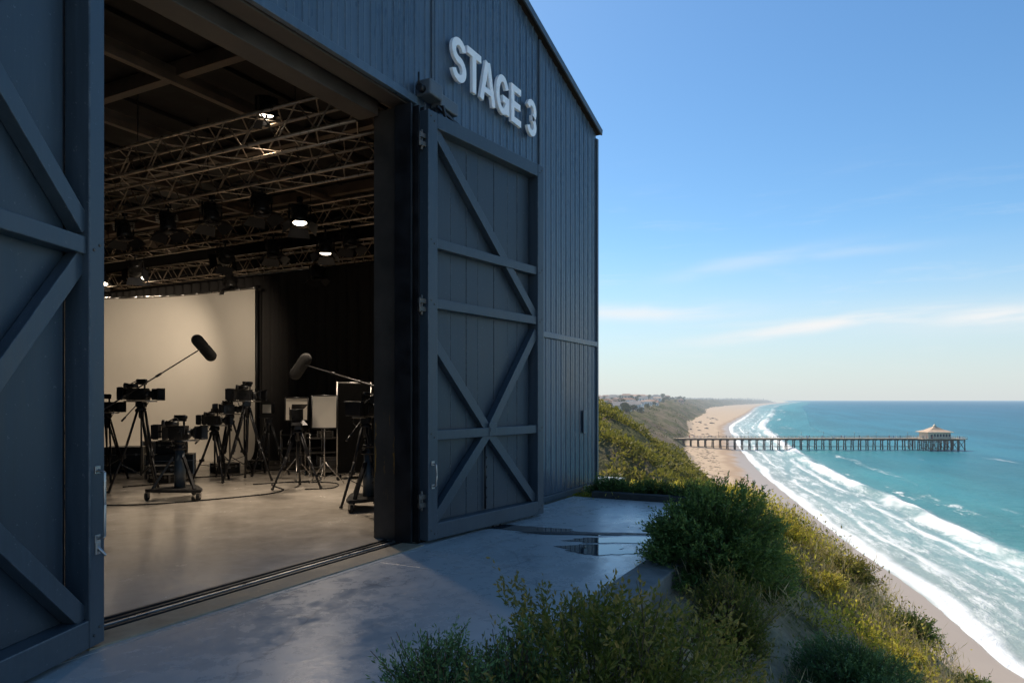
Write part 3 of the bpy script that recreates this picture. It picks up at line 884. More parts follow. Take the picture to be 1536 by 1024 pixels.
def leaf(x, y, rz, width, flip, rails, braces, boards, label, stile=.16, gap=.0):
    """leaf plane local x runs from the hinge, its face looks to local -y (flip mirrors the face side)"""
    s = -1 if not flip else 1
    d = empty('stage_door', (x, y, .035), rz); d.parent = bld; d['label'] = label
    Hh = 4.80
    yf = (lambda v: v * s)
    def bx(mb, x0, x1, z0, z1, a, b_):
        ya, yb = sorted((yf(a), yf(b_)))
        mb.box((x0, ya, z0), (x1, yb, z1))
    mb = MB()
    bx(mb, 0, stile, 0, Hh, -.04, .13); bx(mb, width - .15, width, 0, Hh, -.04, .13)
    bx(mb, stile + .001, width - .151, 0, .18, -.04, .128); bx(mb, stile + .001, width - .151, Hh - .17, Hh, -.04, .128)
    mb.build('frame', M['door'], d, .008)
    for z in rails:
        mb = MB(); bx(mb, stile + .001, width - .151, z - .055, z + .055, .0, .108); mb.build('rail', M['door'], d, .006)
    for p, q, dep in braces:
        mb = MB(); shear_bar(mb, p, q, .12, *sorted((yf(.004), yf(dep * 1.3)))); mb.build('brace', M['door'], d, .004)
    # boarded panel
    mb = MB(); last = stile + .001 + gap
    for i, bxx in enumerate(list(boards) + [width - .151 - .035]):
        bx(mb, last, bxx - .007, .181, Hh - .171, -.035, -.004 - .003 * (i % 2)); last = bxx
    mb.build('panel', M['panel'], d, .004)
    mb = MB(); bx(mb, stile + .001, width - .151, .181, Hh - .171, -.039, -.036); mb.build('panel_back', M['black'], d)  # black sheet shows beside the boards, painting the shadow along the stile
    for z in list(rails) + [.09, Hh - .085]:
        for xx in (.05, .105, width - .10, width - .05):
            MB().tube((xx, yf(.128), z + .02 * (1 if xx in (.05, width - .05) else -1)), (xx, yf(.137), z + .02 * (1 if xx in (.05, width - .05) else -1)), .011, .009, 8).build('bolt', M['oldsteel'], d)
    return d


right = leaf(6.552, 4.625, math.atan2(-.289, 2.392), 2.41, False, (1.17, 2.66, 3.34),
             (((.19, 4.60), (2.22, 2.76), .070), ((.19, 2.20), (1.19, 1.20), .062), ((1.24, 1.13), (2.24, .22), .062), ((2.24, 2.46), (1.24, 1.24), .074), ((1.16, 1.14), (.19, .24), .074)),
             (.55, .85, 1.08, 1.42, 1.72, 1.95), 'open braced door leaf folded back against the far facade')
left = leaf(2.80, 4.62, math.atan2(-.3971, -.9178), 2.41, True, (2.54,),
            (((.17, 2.70), (2.22, 4.60), .075), ((.17, 2.42), (1.19, 1.24), .062), ((1.24, 1.10), (2.24, .22), .062), ((2.24, 2.42), (1.24, 1.24), .074), ((1.14, 1.14), (.19, .23), .074)),
            (.85, 1.65), 'near open braced door leaf swung out toward the viewer', stile=.145, gap=.06)


def handle(parent, x, z0, z1, s):
    y = .13 * s
    mb = MB()
    mb.path([(x, y, z1), (x, y + .05 * s, z1 - .02), (x + .006, y + .055 * s, (z0 + z1) / 2), (x, y + .05 * s, z0 + .02), (x, y, z0)], .011, 8)
    mb.lathe([(.022, 0), (.026, .006), (.0, .012)], (0, 0, 0), 'y', 12).v
    mb.build('handle', M['steel'], parent)


def pull(parent, x, z0, z1, s):
    mb = MB(); y = .13 * s
    mb.path([(x, y, z1), (x, y + .05 * s, z1 - .015), (x + .004, y + .055 * s, (z0 + z1) / 2), (x, y + .05 * s, z0 + .015), (x, y, z0)], .010, 8)
    mb.cbox((x, y + .003 * s, z1), (.05, .008, .05)); mb.cbox((x, y + .003 * s, z0), (.05, .008, .05))
    mb.build('handle', M['steel'], parent, .002)


pull(right, .075, .60, .86, -1); pull(left, .075, .68, 1.12, 1)
mb = MB(); mb.cbox((.075, .134, .62), (.045, .012, .08)); mb.tube((.075, .13, .63), (.06, .18, .57), .012, .008); mb.build('latch', M['steel'], left, .003)
mb = MB(); mb.cbox((1.24, -.112, 1.20), (.16, .008, .16)); mb.cbox((1.20, -.120, 1.20), (.05, .010, .05)); mb.build('brace_plate', M['door'], right, .003)
mb = MB()
for z in (.30, .42, .55, .68, .8): mb.tube((1.20, -.01, z), (1.21, -.04, z + .06), .010)
mb.tube((1.20, -.02, .2), (1.20, -.02, 1.1), .014); mb.build('drop_bolt', M['black'], right)
for z in (.45, 2.62, 4.45):
    mb = MB(); mb.tube((-.045, -.07, z - .11), (-.045, -.07, z + .11), .017); mb.tube((-.10, -.09, z - .08), (-.10, -.09, z + .08), .012)
    mb.box((-.10, -.10, z - .07), (.0, -.06, z - .02)); mb.box((-.10, -.10, z + .02), (.0, -.06, z + .07)); mb.build('hinge', M['oldsteel'], right, .002)
mb = MB(); mb.lathe([(.0, -.012), (.03, -.012), (.03, .012), (.0, .012)], (2.30, 0, .0), 'x', 14); mb.cbox((2.30, 0, .035), (.05, .05, .04)); mb.build('floor_roller', M['rubber'], right)

# door operator above the right hinge
op = empty('door_operator', (6.83, 4.72, 5.10), 0); tag(op, 'dark motorised door operator box bolted on the facade corner above the doorway', 'door motor')
mb = MB(); mb.box((-.22, -.20, -.06), (.04, 0, .12)); mb.build('motor_box', M['trim'], op, .02)
mb = MB(); mb.box((.045, -.17, -.10), (.42, -.03, .05)); mb.build('gear_cover', M['trim'], op, .015)
mb = MB(); mb.tube((-.30, -.10, .0), (-.225, -.10, .0), .045); mb.tube((-.30, -.10, .02), (-.30, -.10, .16), .012); mb.build('motor_shaft', M['black'], op)
mb = MB(); mb.bar((.0, -.14, -.12), (.62, -.14, -.2), .03, .03); mb.bar((.05, -.19, -.10), (.1, -.19, -.22), .03, .03); mb.build('operator_arm', M['black'], op, .003)

# ------------------------------------------------------------------ rigging
G_TR = 'lighting trusses hung under the roof'


def truss(x, zb, label, y0=5.6, y1=23.5, s=.40):
    t = empty('lighting_truss', (x, y0, zb)); tag(t, label, 'truss', G_TR)
    L_ = y1 - y0
    for dx in (-s / 2, s / 2):
        for dz in (0, s):
            MB().tube((dx, 0, dz), (dx, L_, dz), .025, n=8).build('chord', M['truss'], t)
    mb = MB(); n = int(L_ / .32); p = L_ / n
    for i in range(n):
        a, b_ = i * p, (i + 1) * p
        if i % 2: a, b_ = b_, a
        for dx in (-s / 2, s / 2): mb.tube((dx, a, 0), (dx, b_, s), .012, n=5, cap=False)
        for dz in (0, s): mb.tube((-s / 2, a, dz), (s / 2, b_, dz), .010, n=5, cap=False)
    mb.build('lattice', M['truss'], t)
    mb = MB()
    for yy in np.arange(1.2, L_, 3.2):
        mb.tube((0, yy, s), (0, yy, 6.3 - zb), .008, n=5)
    mb.build('hanger', M['black'], t)
    return t


for x, lab in ((6.85, 'nearest aluminium box truss, closest to the doorway'), (8.10, 'second aluminium box truss from the doorway, with dark lamps below'),
               (10.48, 'third aluminium box truss from the doorway carrying a lit lamp'), (13.25, 'farthest aluminium box truss above the black curtain')):
    truss(x, 4.95, lab)


def stage_lamp(x, y, z, aim, lit, label, group, ztop=4.95, sc=1.0, energy=0, lensang=70):
    t = empty('stage_lamp', (x, y, z)); tag(t, label, 'stage light', group)
    d = (Vector(aim) - Vector((x, y, z))).normalized()
    rot = d.to_track_quat('Z', 'Y').to_euler()
    Mx = rot.to_matrix().to_4x4()
    hb = MB(); hb.lathe([(.07 * sc, -.26 * sc), (.11 * sc, -.24 * sc), (.12 * sc, -.05 * sc), (.135 * sc, .0), (.135 * sc, .08 * sc), (.12 * sc, .081 * sc), (.12 * sc, .02 * sc), (.0, .019 * sc)], n=16)
    for k in range(4): hb.cbox((0, 0, -.1 * sc - .035 * k * sc), (.27 * sc, .27 * sc, .01))
    hb.move(Mx).build('lamp_body', M['plastic'], t)
    lz = MB(); lz.lathe([(.0, .025 * sc), (.118 * sc, .026 * sc), (.118 * sc, .05 * sc), (.0, .06 * sc)], n=16)
    lz.move(Mx).build('lens', M['lamp'] if lit else M['lensglass'], t)
    bd = MB(); r = .15 * sc
    for sx_, sy_ in ((1, 0), (-1, 0), (0, 1), (0, -1)):
        a = Vector((sx_ * r, sy_ * r, .08 * sc)); o_ = Vector((sx_, sy_, .9)).normalized() * .17 * sc
        pn = Vector((-sy_, sx_, 0)) * r * .95
        bd.add([a - pn, a + pn, a + pn * 1.3 + o_, a - pn * 1.3 + o_], [(0, 1, 2, 3)])
    bd.move(Mx).build('barn_doors', M['black'], t)
    yk = MB(); side = d.cross(UP)
    if side.length < .1: side = Vector((1, 0, 0))
    side.normalize(); w_ = side * .17 * sc
    yk.bar(w_, w_ + UP * .24 * sc, .03, .01); yk.bar(-w_, -w_ + UP * .24 * sc, .03, .01); yk.bar(w_ + UP * .24 * sc, -w_ + UP * .24 * sc, .03, .01)
    yk.tube(UP * .24 * sc, (0, 0, ztop - z), .018, n=8); yk.cbox((0, 0, ztop - z - .01), (.06, .08, .09))
    yk.build('yoke', M['black'], t)
    if energy:
        li = bpy.data.lights.new('lamp_light', 'SPOT'); li.energy = energy; li.spot_size = R(lensang); li.spot_blend = 1.0; li.color = (1, .83, .64); li.shadow_soft_size = .12
        lo = bpy.data.objects.new('lamp_light', li); col.objects.link(lo)
        lo.location = Vector((x, y, z)) + d * .12 * sc; lo.rotation_euler = d.to_track_quat('-Z', 'Y').to_euler()


stage_lamp(8.85, 8.68, 4.62, (7.9, 7.6, 0), True, 'large lit stage lamp with barn doors hanging nearest the door post', 'stage lamps on the trusses', 4.96, 1.0, 560, 108)
stage_lamp(10.48, 9.61, 4.50, (9.5, 8.9, 0), True, 'lit stage lamp hanging below the third truss', 'stage lamps on the trusses', 4.96, .95, 540, 112)
stage_lamp(13.02, 18.7, 5.12, (11.4, 16.6, 0), True, 'tilted lit lamp high above the white backdrop', 'stage lamps on the trusses', 5.36, .8, 160, 90)
stage_lamp(12.98, 20.5, 5.08, (11.0, 18.0, 0), True, 'lit lamp beside the near door edge above the backdrop', 'stage lamps on the trusses', 5.36, .8, 160, 90)
stage_lamp(6.95, 7.42, 5.50, (6.6, 6.9, 0), True, 'lamp glowing inside the nearest truss', 'stage lamps on the trusses', 5.36, .8, 30, 130)
for (x, y, z, lab) in ((8.10, 8.75, 4.62, 'dark unlit stage lamp hanging from the second truss'), (10.48, 9.0, 4.6, 'unlit lamp on the third truss right of the lit one'),
                       (8.10, 11.0, 4.6, 'unlit lamp on the second truss far left'),
(13.2, 12.4, 4.66, 'unlit lamp over the right edge of the backdrop'),
                       (13.2, 15.4, 4.66, 'unlit lamp over the middle of the backdrop'), (8.1, 9.9, 4.62, 'unlit lamp between two others on the second truss'),
                       (10.48, 11.0, 4.6, 'unlit lamp left of the lit one on the third truss'), (8.10, 12.2, 4.6, 'unlit lamp at the far left of the second truss')):
    stage_lamp(x, y, z, (x + random.uniform(-.6, .6), y - 1.0, 0), False, lab, 'stage lamps on the trusses', 4.97)

stage_lamp(10.48, 12.4, 4.6, (13.1, 18.0, 2.0), True, 'lamp on the third truss turned away toward the white backdrop', 'stage lamps on the trusses', 4.97, 1.0, 420, 88)
stage_lamp(10.48, 15.4, 4.6, (12.9, 19.0, 1.8), True, 'lamp farther left on the third truss turned toward the white backdrop', 'stage lamps on the trusses', 4.97, 1.0, 400, 100)
# loops of cable tied along trusses
for x, z, lab in ((8.0, 5.0, 'black cable slung along the second truss'), (10.4, 5.0, 'black cable slung along the third truss'), (13.15, 5.0, 'black cable slung along the farthest truss')):
    pts = [(x + .1 * math.sin(k * 1.7), 6.2 + k * .28, z + .10 - .11 * abs(math.sin(k * .9)) + .02 * math.sin(k * 3.1)) for k in range(56)]
    tag(MB().path(pts, .016, 5).build('power_cable', M['rubber']), lab, 'cable')

# ------------------------------------------------------------------ curtain and backdrop
def curtain(name, p0, p1, z0, z1, label, amp=.09, pitch=.34, mat='curtain'):
    p0 = Vector((*p0, 0)); p1 = Vector((*p1, 0)); d = (p1 - p0); L_ = d.length; d.normalize(); nrm = Vector((-d.y, d.x, 0))
    n = int(L_ / .045); vs = []; zs = np.linspace(z0, z1, 9)
    for i in range(n + 1):
        s = i / n * L_
        for j, zz in enumerate(zs):
            ph = s / pitch * 2 * PI + 1.3 * math.sin(s * .9)
            a = amp * (1 - .25 * j / 8) * math.sin(ph + .25 * math.sin(zz * 1.3 + s))
            q_ = p0 + d * s + nrm * a; vs.append((q_.x, q_.y, zz))
    o = np_mesh(name, vs, grid_faces(n + 1, 9), M[mat], smooth=True)
    return tag(o, label, 'curtain')


curtain('stage_curtain', (13.62, 7.1), (13.62, 23.8), .02, 4.9, 'tall pleated black drape along the end wall of the stage')
curtain('stage_curtain', (13.4, 23.75), (-9, 23.75), .02, 4.9, 'black drape across the back wall beyond the near door')
o = MB().tube((13.62, 7.1, 4.93), (13.62, 23.8, 4.93), .03, n=8).build('curtain_rail', M['black']); tag(o, 'black rail holding the tall drape below the farthest truss', 'rail')

bk = empty('backdrop', (0, 0, 0)); tag(bk, 'large pale curved cyclorama backdrop standing in front of the black drape', 'backdrop')
vs = []; pts = []
for k in range(33):
    s = k / 32
    y = 14.45 + s * 8.6
    x = 13.15 - max(0, s - .25) ** 2 * 5.2
    pts.append((x, y))
zs = [.004, .01, .03, .08, .16, .28, .5, 1.2, 2.0, 3.0, 4.48]
offx = [-.42, -.32, -.22, -.14, -.08, -.03, 0, 0, 0, 0, 0]
for (x, y) in pts:
    for z, ox in zip(zs, offx): vs.append((x + ox, y, z))
np_mesh('cloth', vs, grid_faces(33, len(zs)), M['backdrop'], bk, smooth=True)
mb = MB(); mb.path([(x, y, 4.50) for x, y in pts[::2]], .028, 8); mb.build('top_rail', M['steel'], bk)
mb = MB(); mb.tube((13.17, 14.40, 0), (13.17, 14.40, 4.55), .028, n=8); mb.cbox((13.17, 14.36, 4.52), (.08, .10, .08)); mb.build('upright', M['black'], bk)


# ------------------------------------------------------------------ camera gear
def tripod(x, y, h, spread, label, rz=0.0, group='camera tripods on the stage floor', dolly=False):
    t = empty('tripod', (x, y, 0), rz); tag(t, label, 'tripod', group)
    top = h - .10; foot0 = .0 if not dolly else .20
    for k in range(3):
        a = 2 * PI * k / 3; c, s = math.cos(a), math.sin(a); tn = Vector((-s, c, 0))
        mb = MB(); up_ = Vector((c * .06, s * .06, top - .06)); kn = Vector((c * spread * .56, s * spread * .56, foot0 + (top - foot0) * .42)); ft = Vector((c * spread, s * spread, foot0 + .02))
        for sgn in (-1, 1):
            mb.tube(up_ + tn * .035 * sgn, kn + tn * .028 * sgn, .018, n=8)
            mb.tube(up_.lerp(kn, .75) + tn * .028 * sgn, kn.lerp(ft, .12) + tn * .024 * sgn, .020, n=8)
        mb.tube(kn.lerp(up_, .18), ft, .020, n=8)
        mb.cbox(kn, (.07, .07, .05)); mb.cbox(up_, (.05, .06, .05))
        lg = mb.build('leg', M['black'], t)
        MB().lathe([(.012, .03), (.026, .02), (.03, 0), (.0, -.018)], ft, n=10).build('foot', M['rubber'], lg)
    mb = MB(); mb.lathe([(.03, top - .20), (.045, top - .17), (.045, top - .08), (.075, top - .06), (.085, top - .03), (.06, top)], n=14)
    mb.tube((0, 0, foot0 + .28), (0, 0, top - .18), .017, n=8)
    mb.build('bowl', M['black'], t)
    mb = MB()
    for k in range(3):
        a = 2 * PI * k / 3; mb.bar((0, 0, foot0 + .30), (math.cos(a) * spread * .66, math.sin(a) * spread * .66, foot0 + (top - foot0) * .34), .02, .012)
    mb.build('spreader', M['black'], t)
    mb = MB(); mb.cbox((0, 0, top + .04), (.11, .12, .07)); mb.lathe([(.0, -.08), (.05, -.08), (.05, .08), (.0, .08)], (0, 0, top + .045), 'y', 14); mb.cbox((0, 0, h - .012), (.17, .07, .022))
    mb.build('fluid_head', M['black'], t)
    mb = MB(); mb.tube((-.04, .06, top + .04), (-.34, .13, top - .20), .009, n=7); mb.tube((-.30, .12, top - .17), (-.38, .14, top - .235), .016, n=8); mb.build('pan_handle', M['black'], t)
    return t


def video_camera(x, y, z, label, rz, sc=1.0, monitor=True, group='film cameras on tripods'):
    t = empty('video_camera', (x, y, z), rz); tag(t, label, 'camera', group)
    t.scale = (sc, sc * 1.25, sc * 1.45)
    mb = MB(); mb.box((-.13, -.06, .01), (.10, .06, .15)); mb.box((-.05, -.068, .03), (.07, .068, .13)); mb.cbox((.02, -.07, .10), (.05, .012, .03)); mb.build('body', M['plastic'], t, .008)
    mb = MB(); mb.tube((-.02, -.07, .16), (-.02, -.17, .175), .012, n=8); mb.tube((-.10, -.16, .175), (.07, -.16, .175), .028, .022, 12); mb.tube((-.15, -.16, .175), (-.10, -.16, .175), .038, .03, 12); mb.build('viewfinder', M['plastic'], t)
    mb = MB(); mb.tube((.20, .055, .06), (.20, .095, .06), .03, n=12); mb.tube((.17, -.07, .05), (.17, -.13, .05), .032, n=12); mb.tube((.17, .06, .05), (.17, -.13, .05), .010, n=6); mb.build('follow_focus', M['plastic'], t)
    mb = MB(); mb.path([(-.19, -.05, .12), (-.17, -.11, .17), (-.08, -.12, .20), (.0, -.10, .23), (.03, -.07, .20)], .006, 5); mb.path([(-.19, .05, .04), (-.16, .10, -.06), (-.05, .10, -.10), (.04, .08, -.03), (.10, .07, .03)], .006, 5); mb.build('cables', M['rubber'], t)
    mb = MB(); mb.lathe([(.0, .10), (.045, .10), (.048, .15), (.040, .155), (.040, .20), (.052, .205), (.055, .255), (.0, .256)], (0, 0, .08), 'x', 20); mb.build('lens', M['plastic'], t)
    mb = MB()
    a = [(.26, .05, .05), (.36, .085, .07)]
    vs = []
    for xx, hy, hz_ in a: vs += [(xx, -hy, .08 - hz_), (xx, hy, .08 - hz_), (xx, hy, .08 + hz_), (xx, -hy, .08 + hz_)]
    mb.add(vs, [(0, 1, 5, 4), (1, 2, 6, 5), (2, 3, 7, 6), (3, 0, 4, 7), (0, 3, 2, 1)]); mb.cbox((.255, 0, .08), (.02, .13, .13)); mb.build('matte_box', M['black'], t, .003)
    mb = MB(); mb.cbox((-.165, 0, .085), (.065, .09, .13)); mb.cbox((-.215, 0, .085), (.035, .10, .15)); mb.build('battery', M['case'], t, .006)
    mb = MB(); mb.bar((-.10, 0, .205), (.09, 0, .205), .03, .024); mb.bar((-.08, 0, .15), (-.08, 0, .20), .02, .02); mb.bar((.06, 0, .15), (.06, 0, .20), .02, .02); mb.lathe([(.0, -.09), (.022, -.09), (.022, .06), (.016, .09), (.0, .09)], (.02, -.01, .235), 'x', 10); mb.build('top_handle', M['black'], t)
    mb = MB(); mb.tube((-.30, .03, .0), (.26, .03, .0), .008, n=7); mb.tube((-.30, -.03, .0), (.26, -.03, .0), .008, n=7); mb.build('rods', M['steel'], t)
    if monitor:
        mb = MB(); mb.box((-.36, -.10, .02), (-.33, .10, .16)); mb.box((-.33, -.105, .015), (-.25, -.10, .165)); mb.box((-.33, .10, .015), (-.25, .105, .165)); mb.bar((-.25, 0, .09), (-.34, 0, .09), .02, .02); mb.build('monitor', M['black'], t, .003)
    return t


RZ = R(-62.2)


def camset(x, y, h, spread, tl, cl_, rz=0, sc=1.0, tz=0.0, monitor=True):
    tripod(x, y, h, spread, tl, tz)
    video_camera(x, y, h, cl_, RZ + R(rz), sc, monitor)


camset(7.97, 11.54, 1.58, .50, 'tall black tripod with widely spread legs in front of the backdrop', 'film camera high on the tall tripod behind the boom pole', -8, 1.05, .5)
camset(9.63, 11.69, 1.10, .42, 'short tripod behind the wheeled dolly', 'small film camera on the short tripod before the backdrop', 3, .9, .2)
camset(10.00, 11.22, 1.58, .52, 'tall black tripod before the right edge of the backdrop', 'film camera on the tall tripod at the right edge of the backdrop', 10, 1.05, .9)
camset(8.64, 13.57, 1.35, .48, 'tripod standing partly behind the near door edge', 'film camera partly hidden by the near door edge', -14, 1.0, .1)
camset(10.6, 12.4, 1.30, .46, 'tripod in the dark between the tall tripod and the bright panels', 'film camera in front of the black drape beside a bright panel', 20, .95, 1.3)
# dolly rig
dx, dy = 7.67, 10.13
dol = empty('camera_dolly', (dx, dy, 0), R(25)); tag(dol, 'low three wheeled dolly base carrying the nearest camera', 'dolly')
pts = [(.50, 0), (.36, .12), (-.05, .40), (-.22, .46), (-.28, .30), (-.28, -.30), (-.22, -.46), (-.05, -.40), (.36, -.12)]
MB().prism(pts, .135, .185).build('deck', M['foam'], dol, .01)
for k in range(3):
    a = 2 * PI * k / 3; cx, cy = (.46 * math.cos(a), .46 * math.sin(a))
    if k: cx, cy = -.22, (.42 if k == 1 else -.42)
    cs_ = MB(); cs_.cbox((cx, cy, .125), (.05, .05, .02)); cs_.box((cx - .03, cy - .032, .055), (cx + .03, cy - .024, .12)); cs_.box((cx - .03, cy + .024, .055), (cx + .03, cy + .032, .12))
    c_ = cs_.build('caster', M['steel'], dol)
    MB().lathe([(.0, -.02), (.05, -.02), (.062, -.012), (.062, .012), (.05, .02), (.0, .02)], (cx, cy, .062), 'y', 18).build('wheel', M['rubber'], c_)
mb = MB(); mb.lathe([(.085, .186), (.085, .62), (.07, .63), (.07, .80), (.0, .80)], n=18); mb.build('column', M['trim'], dol)
for k in range(3):
    a = 2 * PI * k / 3
    mb = MB(); mb.bar((math.cos(a) * .40 * (1 if k == 0 else 1.0), math.sin(a) * .40, .186), (math.cos(a) * .10, math.sin(a) * .10, .68), .05, .035); mb.build('strut', M['black'], dol, .004)
mb = MB(); mb.lathe([(.10, .80), (.11, .82), (.08, .86), (.06, .90), (.09, .91), (.09, .94), (.0, .94)], n=16); mb.cbox((.12, 0, .87), (.12, .03, .03)); mb.cbox((-.02, .10, .84), (.05, .10, .05)); mb.build('head', M['black'], dol)
video_camera(dx, dy, .945, 'largest film camera, low on the wheeled dolly', RZ, 1.12)

# right edge rig by the post
dol2 = copy_tree(dol); dol2.location = (8.31, 6.78, 0); dol2.rotation_euler = (0, 0, R(70)); dol2['label'] = 'dark dolly half hidden by the door post at the right'
tripod(8.33, 6.85, 1.35, .36, 'dark tripod half hidden by the door post', .3)
video_camera(8.33, 6.85, 1.35, 'film camera half hidden by the door post', RZ + R(70), 1.0)


# booms
def boom(name_lab, stand_xy, hub, tail, tip, mic_a, mic_b, rm, stand_lab):
    st = empty('boom_stand', (*stand_xy, 0)); tag(st, stand_lab, 'stand')
    hx, hy = hub[0] - stand_xy[0], hub[1] - stand_xy[1]
    MB().tube((hx, hy, .25), (hx, hy, hub[2] - .05), .016, n=8).build('pole', M['black'], st)
    for k in range(3):
        a = 2 * PI * k / 3 + .4
        mb = MB(); mb.tube((hx + math.cos(a) * .03, hy + math.sin(a) * .03, .55), (hx + math.cos(a) * .45, hy + math.sin(a) * .45, .02), .013, n=8); mb.build('leg', M['black'], st)
    bm = empty('boom_microphone', hub); tag(bm, name_lab, 'microphone')
    o = Vector(hub)
    mb = MB(); mb.tube(Vector(tail) - o, Vector(tip) - o, .016, .011, n=8)
    for s in (.25, .5, .72): mb.tube((Vector(tail).lerp(Vector(tip), s)) - o, (Vector(tail).lerp(Vector(tip), s + .03)) - o, .022, n=8)
    mb.build('boom_pole', M['black'], bm)
    a, b_ = Vector(mic_a) - o, Vector(mic_b) - o
    ax = (b_ - a).normalized(); L_ = (b_ - a).length
    mb = MB(); prof = [(0, 0)] + [(rm * math.sin(k / 6 * PI / 2), rm * (1 - math.cos(k / 6 * PI / 2))) for k in range(1, 7)]
    prof += [(rm * 1.0, L_ * .45), (rm * .96, L_ * .5), (rm * 1.0, L_ * .55)] + [(rm * math.cos(k / 6 * PI / 2), L_ - rm + rm * math.sin(k / 6 * PI / 2)) for k in range(0, 7)]
    mb.lathe(prof, n=22); mb.move(Matrix.Translation(a) @ ax.to_track_quat('Z', 'Y').to_matrix().to_4x4()).build('windscreen', M['foam'], bm)
    mb = MB(); c = (a + b_) / 2; tp = Vector(tip) - o
    mb.path([tp, tp.lerp(c, .5) + Vector((0, 0, .04)), c], .008, 6); mb.build('mount', M['black'], bm)


boom('boom microphone on a long pole crossing before the white backdrop', (6.29, 11.2), (6.29, 11.21, .985), (5.9, 11.24, .74), (8.76, 11.08, 2.50), (8.70, 11.12, 2.77), (8.94, 10.86, 2.33), .105, 'stand behind the near door holding the left boom pole')
boom('fluffy boom microphone pointing left before the black drape', (9.05, 6.9), (9.02, 6.6, 1.66), (8.95, 6.1, 1.55), (9.52, 9.25, 2.24), (9.57, 9.16, 2.42), (9.50, 9.50, 1.99), .105, 'stand behind the door post holding the right boom pole')


# light panels on stands
def panel(x, y, z, w_, h_, rz, tilt, label, slab_, group='diffusion panels on stands'):
    st = empty('light_stand', (x, y, 0), rz); tag(st, slab_, 'stand', 'thin light stands')
    MB().tube((0, 0, .12), (0, 0, z - h_ * .25), .012, n=8).build('pole', M['steel'], st)
    for k in range(3):
        a = 2 * PI * k / 3 + .9
        mb = MB(); mb.tube((math.cos(a) * .02, math.sin(a) * .02, .42), (math.cos(a) * .38, math.sin(a) * .38, .015), .010, n=7); mb.tube((0, 0, .14), (math.cos(a) * .2, math.sin(a) * .2, .20), .006, n=6); mb.build('leg', M['steel'], st)
    t = empty('diffusion_panel', (x, y, z), rz); tag(t, label, 'reflector panel', group); t.rotation_euler = (0, tilt, rz)
    MB().box((-.004, -w_ / 2, -h_ / 2), (.0, w_ / 2, h_ / 2)).build('cloth', M['cloth'], t)
    mb = MB()
    for a, b_ in (((0, -w_ / 2, -h_ / 2), (0, w_ / 2, -h_ / 2)), ((0, w_ / 2, -h_ / 2), (0, w_ / 2, h_ / 2)), ((0, w_ / 2, h_ / 2), (0, -w_ / 2, h_ / 2)), ((0, -w_ / 2, h_ / 2), (0, -w_ / 2, -h_ / 2))): mb.tube(a, b_, .014, n=6)
    mb.cbox((.03, 0, -h_ * .1), (.05, .05, .08)); mb.tube((.03, -w_ / 2, 0), (.03, w_ / 2, 0), .01, n=6)
    mb.build('frame', M['black'], t)


VA = math.atan2(-9.5, -10.4)       # panels look back to the doorway
panel(10.63, 10.51, 1.42, .44, .46, VA + PI + R(10), R(-8), 'small bright diffusion panel left of the larger one', 'stand under the small bright panel')
panel(10.2, 9.38, 1.38, .46, .62, VA + PI - R(6), R(6), 'larger bright diffusion panel beside the tall black flat', 'stand under the larger bright panel')
# lamp head on tripod in front of the small panel, and a soft light left of it
tripod(9.60, 9.46, 1.16, .48, 'wide legged tripod in front of the bright panels', .7)


def soft_light(x, y, z, rz, label, glow):
    t = empty('soft_light', (x, y, z), rz); tag(t, label, 'studio light'); t.scale = (.75, .75, .9)
    mb = MB(); mb.box((-.10, -.14, -.10), (.10, .14, .12)); mb.bar((-.02, -.16, 0), (-.02, -.16, .16), .02, .02); mb.bar((-.02, .16, 0), (-.02, .16, .16), .02, .02); mb.build('housing', M['plastic'], t, .01)
    mb = MB(); mb.box((.101, -.13, -.09), (.11, .13, .11)); mb.build('front_panel', M['cloth'] if glow else M['plastic'], t)
    MB().bar((.0, 0, -.10), (.0, 0, -.19), .04, .04).build('stem', M['black'], t)
    MB().add([(.10, -.15, .12), (.10, .15, .12), (.30, .2, .22), (.30, -.2, .22)], [(0, 1, 2, 3)]).build('barn_door', M['black'], t); MB().add([(.10, -.15, -.10), (.10, .15, -.10), (.26, .2, -.20), (.26, -.2, -.20)], [(0, 3, 2, 1)]).build('barn_door', M['black'], t)


soft_light(9.60, 9.50, 1.33, VA + R(20), 'dark studio light head on the wide legged tripod', False)
tripod(11.02, 11.7, 1.22, .44, 'tripod farthest back before the drape', 1.0)
soft_light(11.02, 11.7, 1.41, VA - R(25), 'pale fronted studio light left of the small bright panel', True)

# tall black flat on casters
fl = empty('rolling_flat', (11.25, 9.55, 0), VA + PI / 2 - R(4)); tag(fl, 'tall black rolling flat standing left of the door post', 'black flat')
mb = MB(); mb.box((-.32, -.05, .14), (.32, .05, 1.92)); mb.build('panel', M['foamdark'], fl, .006)
mb = MB()
for sx_ in (-.335, .335): mb.tube((sx_, -.03, .10), (sx_, -.03, 1.97), .016, n=8)
mb.tube((-.335, -.03, 1.95), (.335, -.03, 1.95), .016, n=8); mb.tube((-.335, -.03, .12), (.335, -.03, .12), .016, n=8); mb.build('frame', M['steel'], fl)
for sx_ in (-.30, .30):
    for sy_ in (-.2, .2):
        mb = MB(); mb.lathe([(0, -.015), (.04, -.015), (.045, 0), (.04, .015), (0, .015)], (sx_, sy_, .045), 'y', 12); mb.bar((sx_, 0, .11), (sx_, sy_, .08), .03, .02); mb.build('caster', M['rubber'], fl)


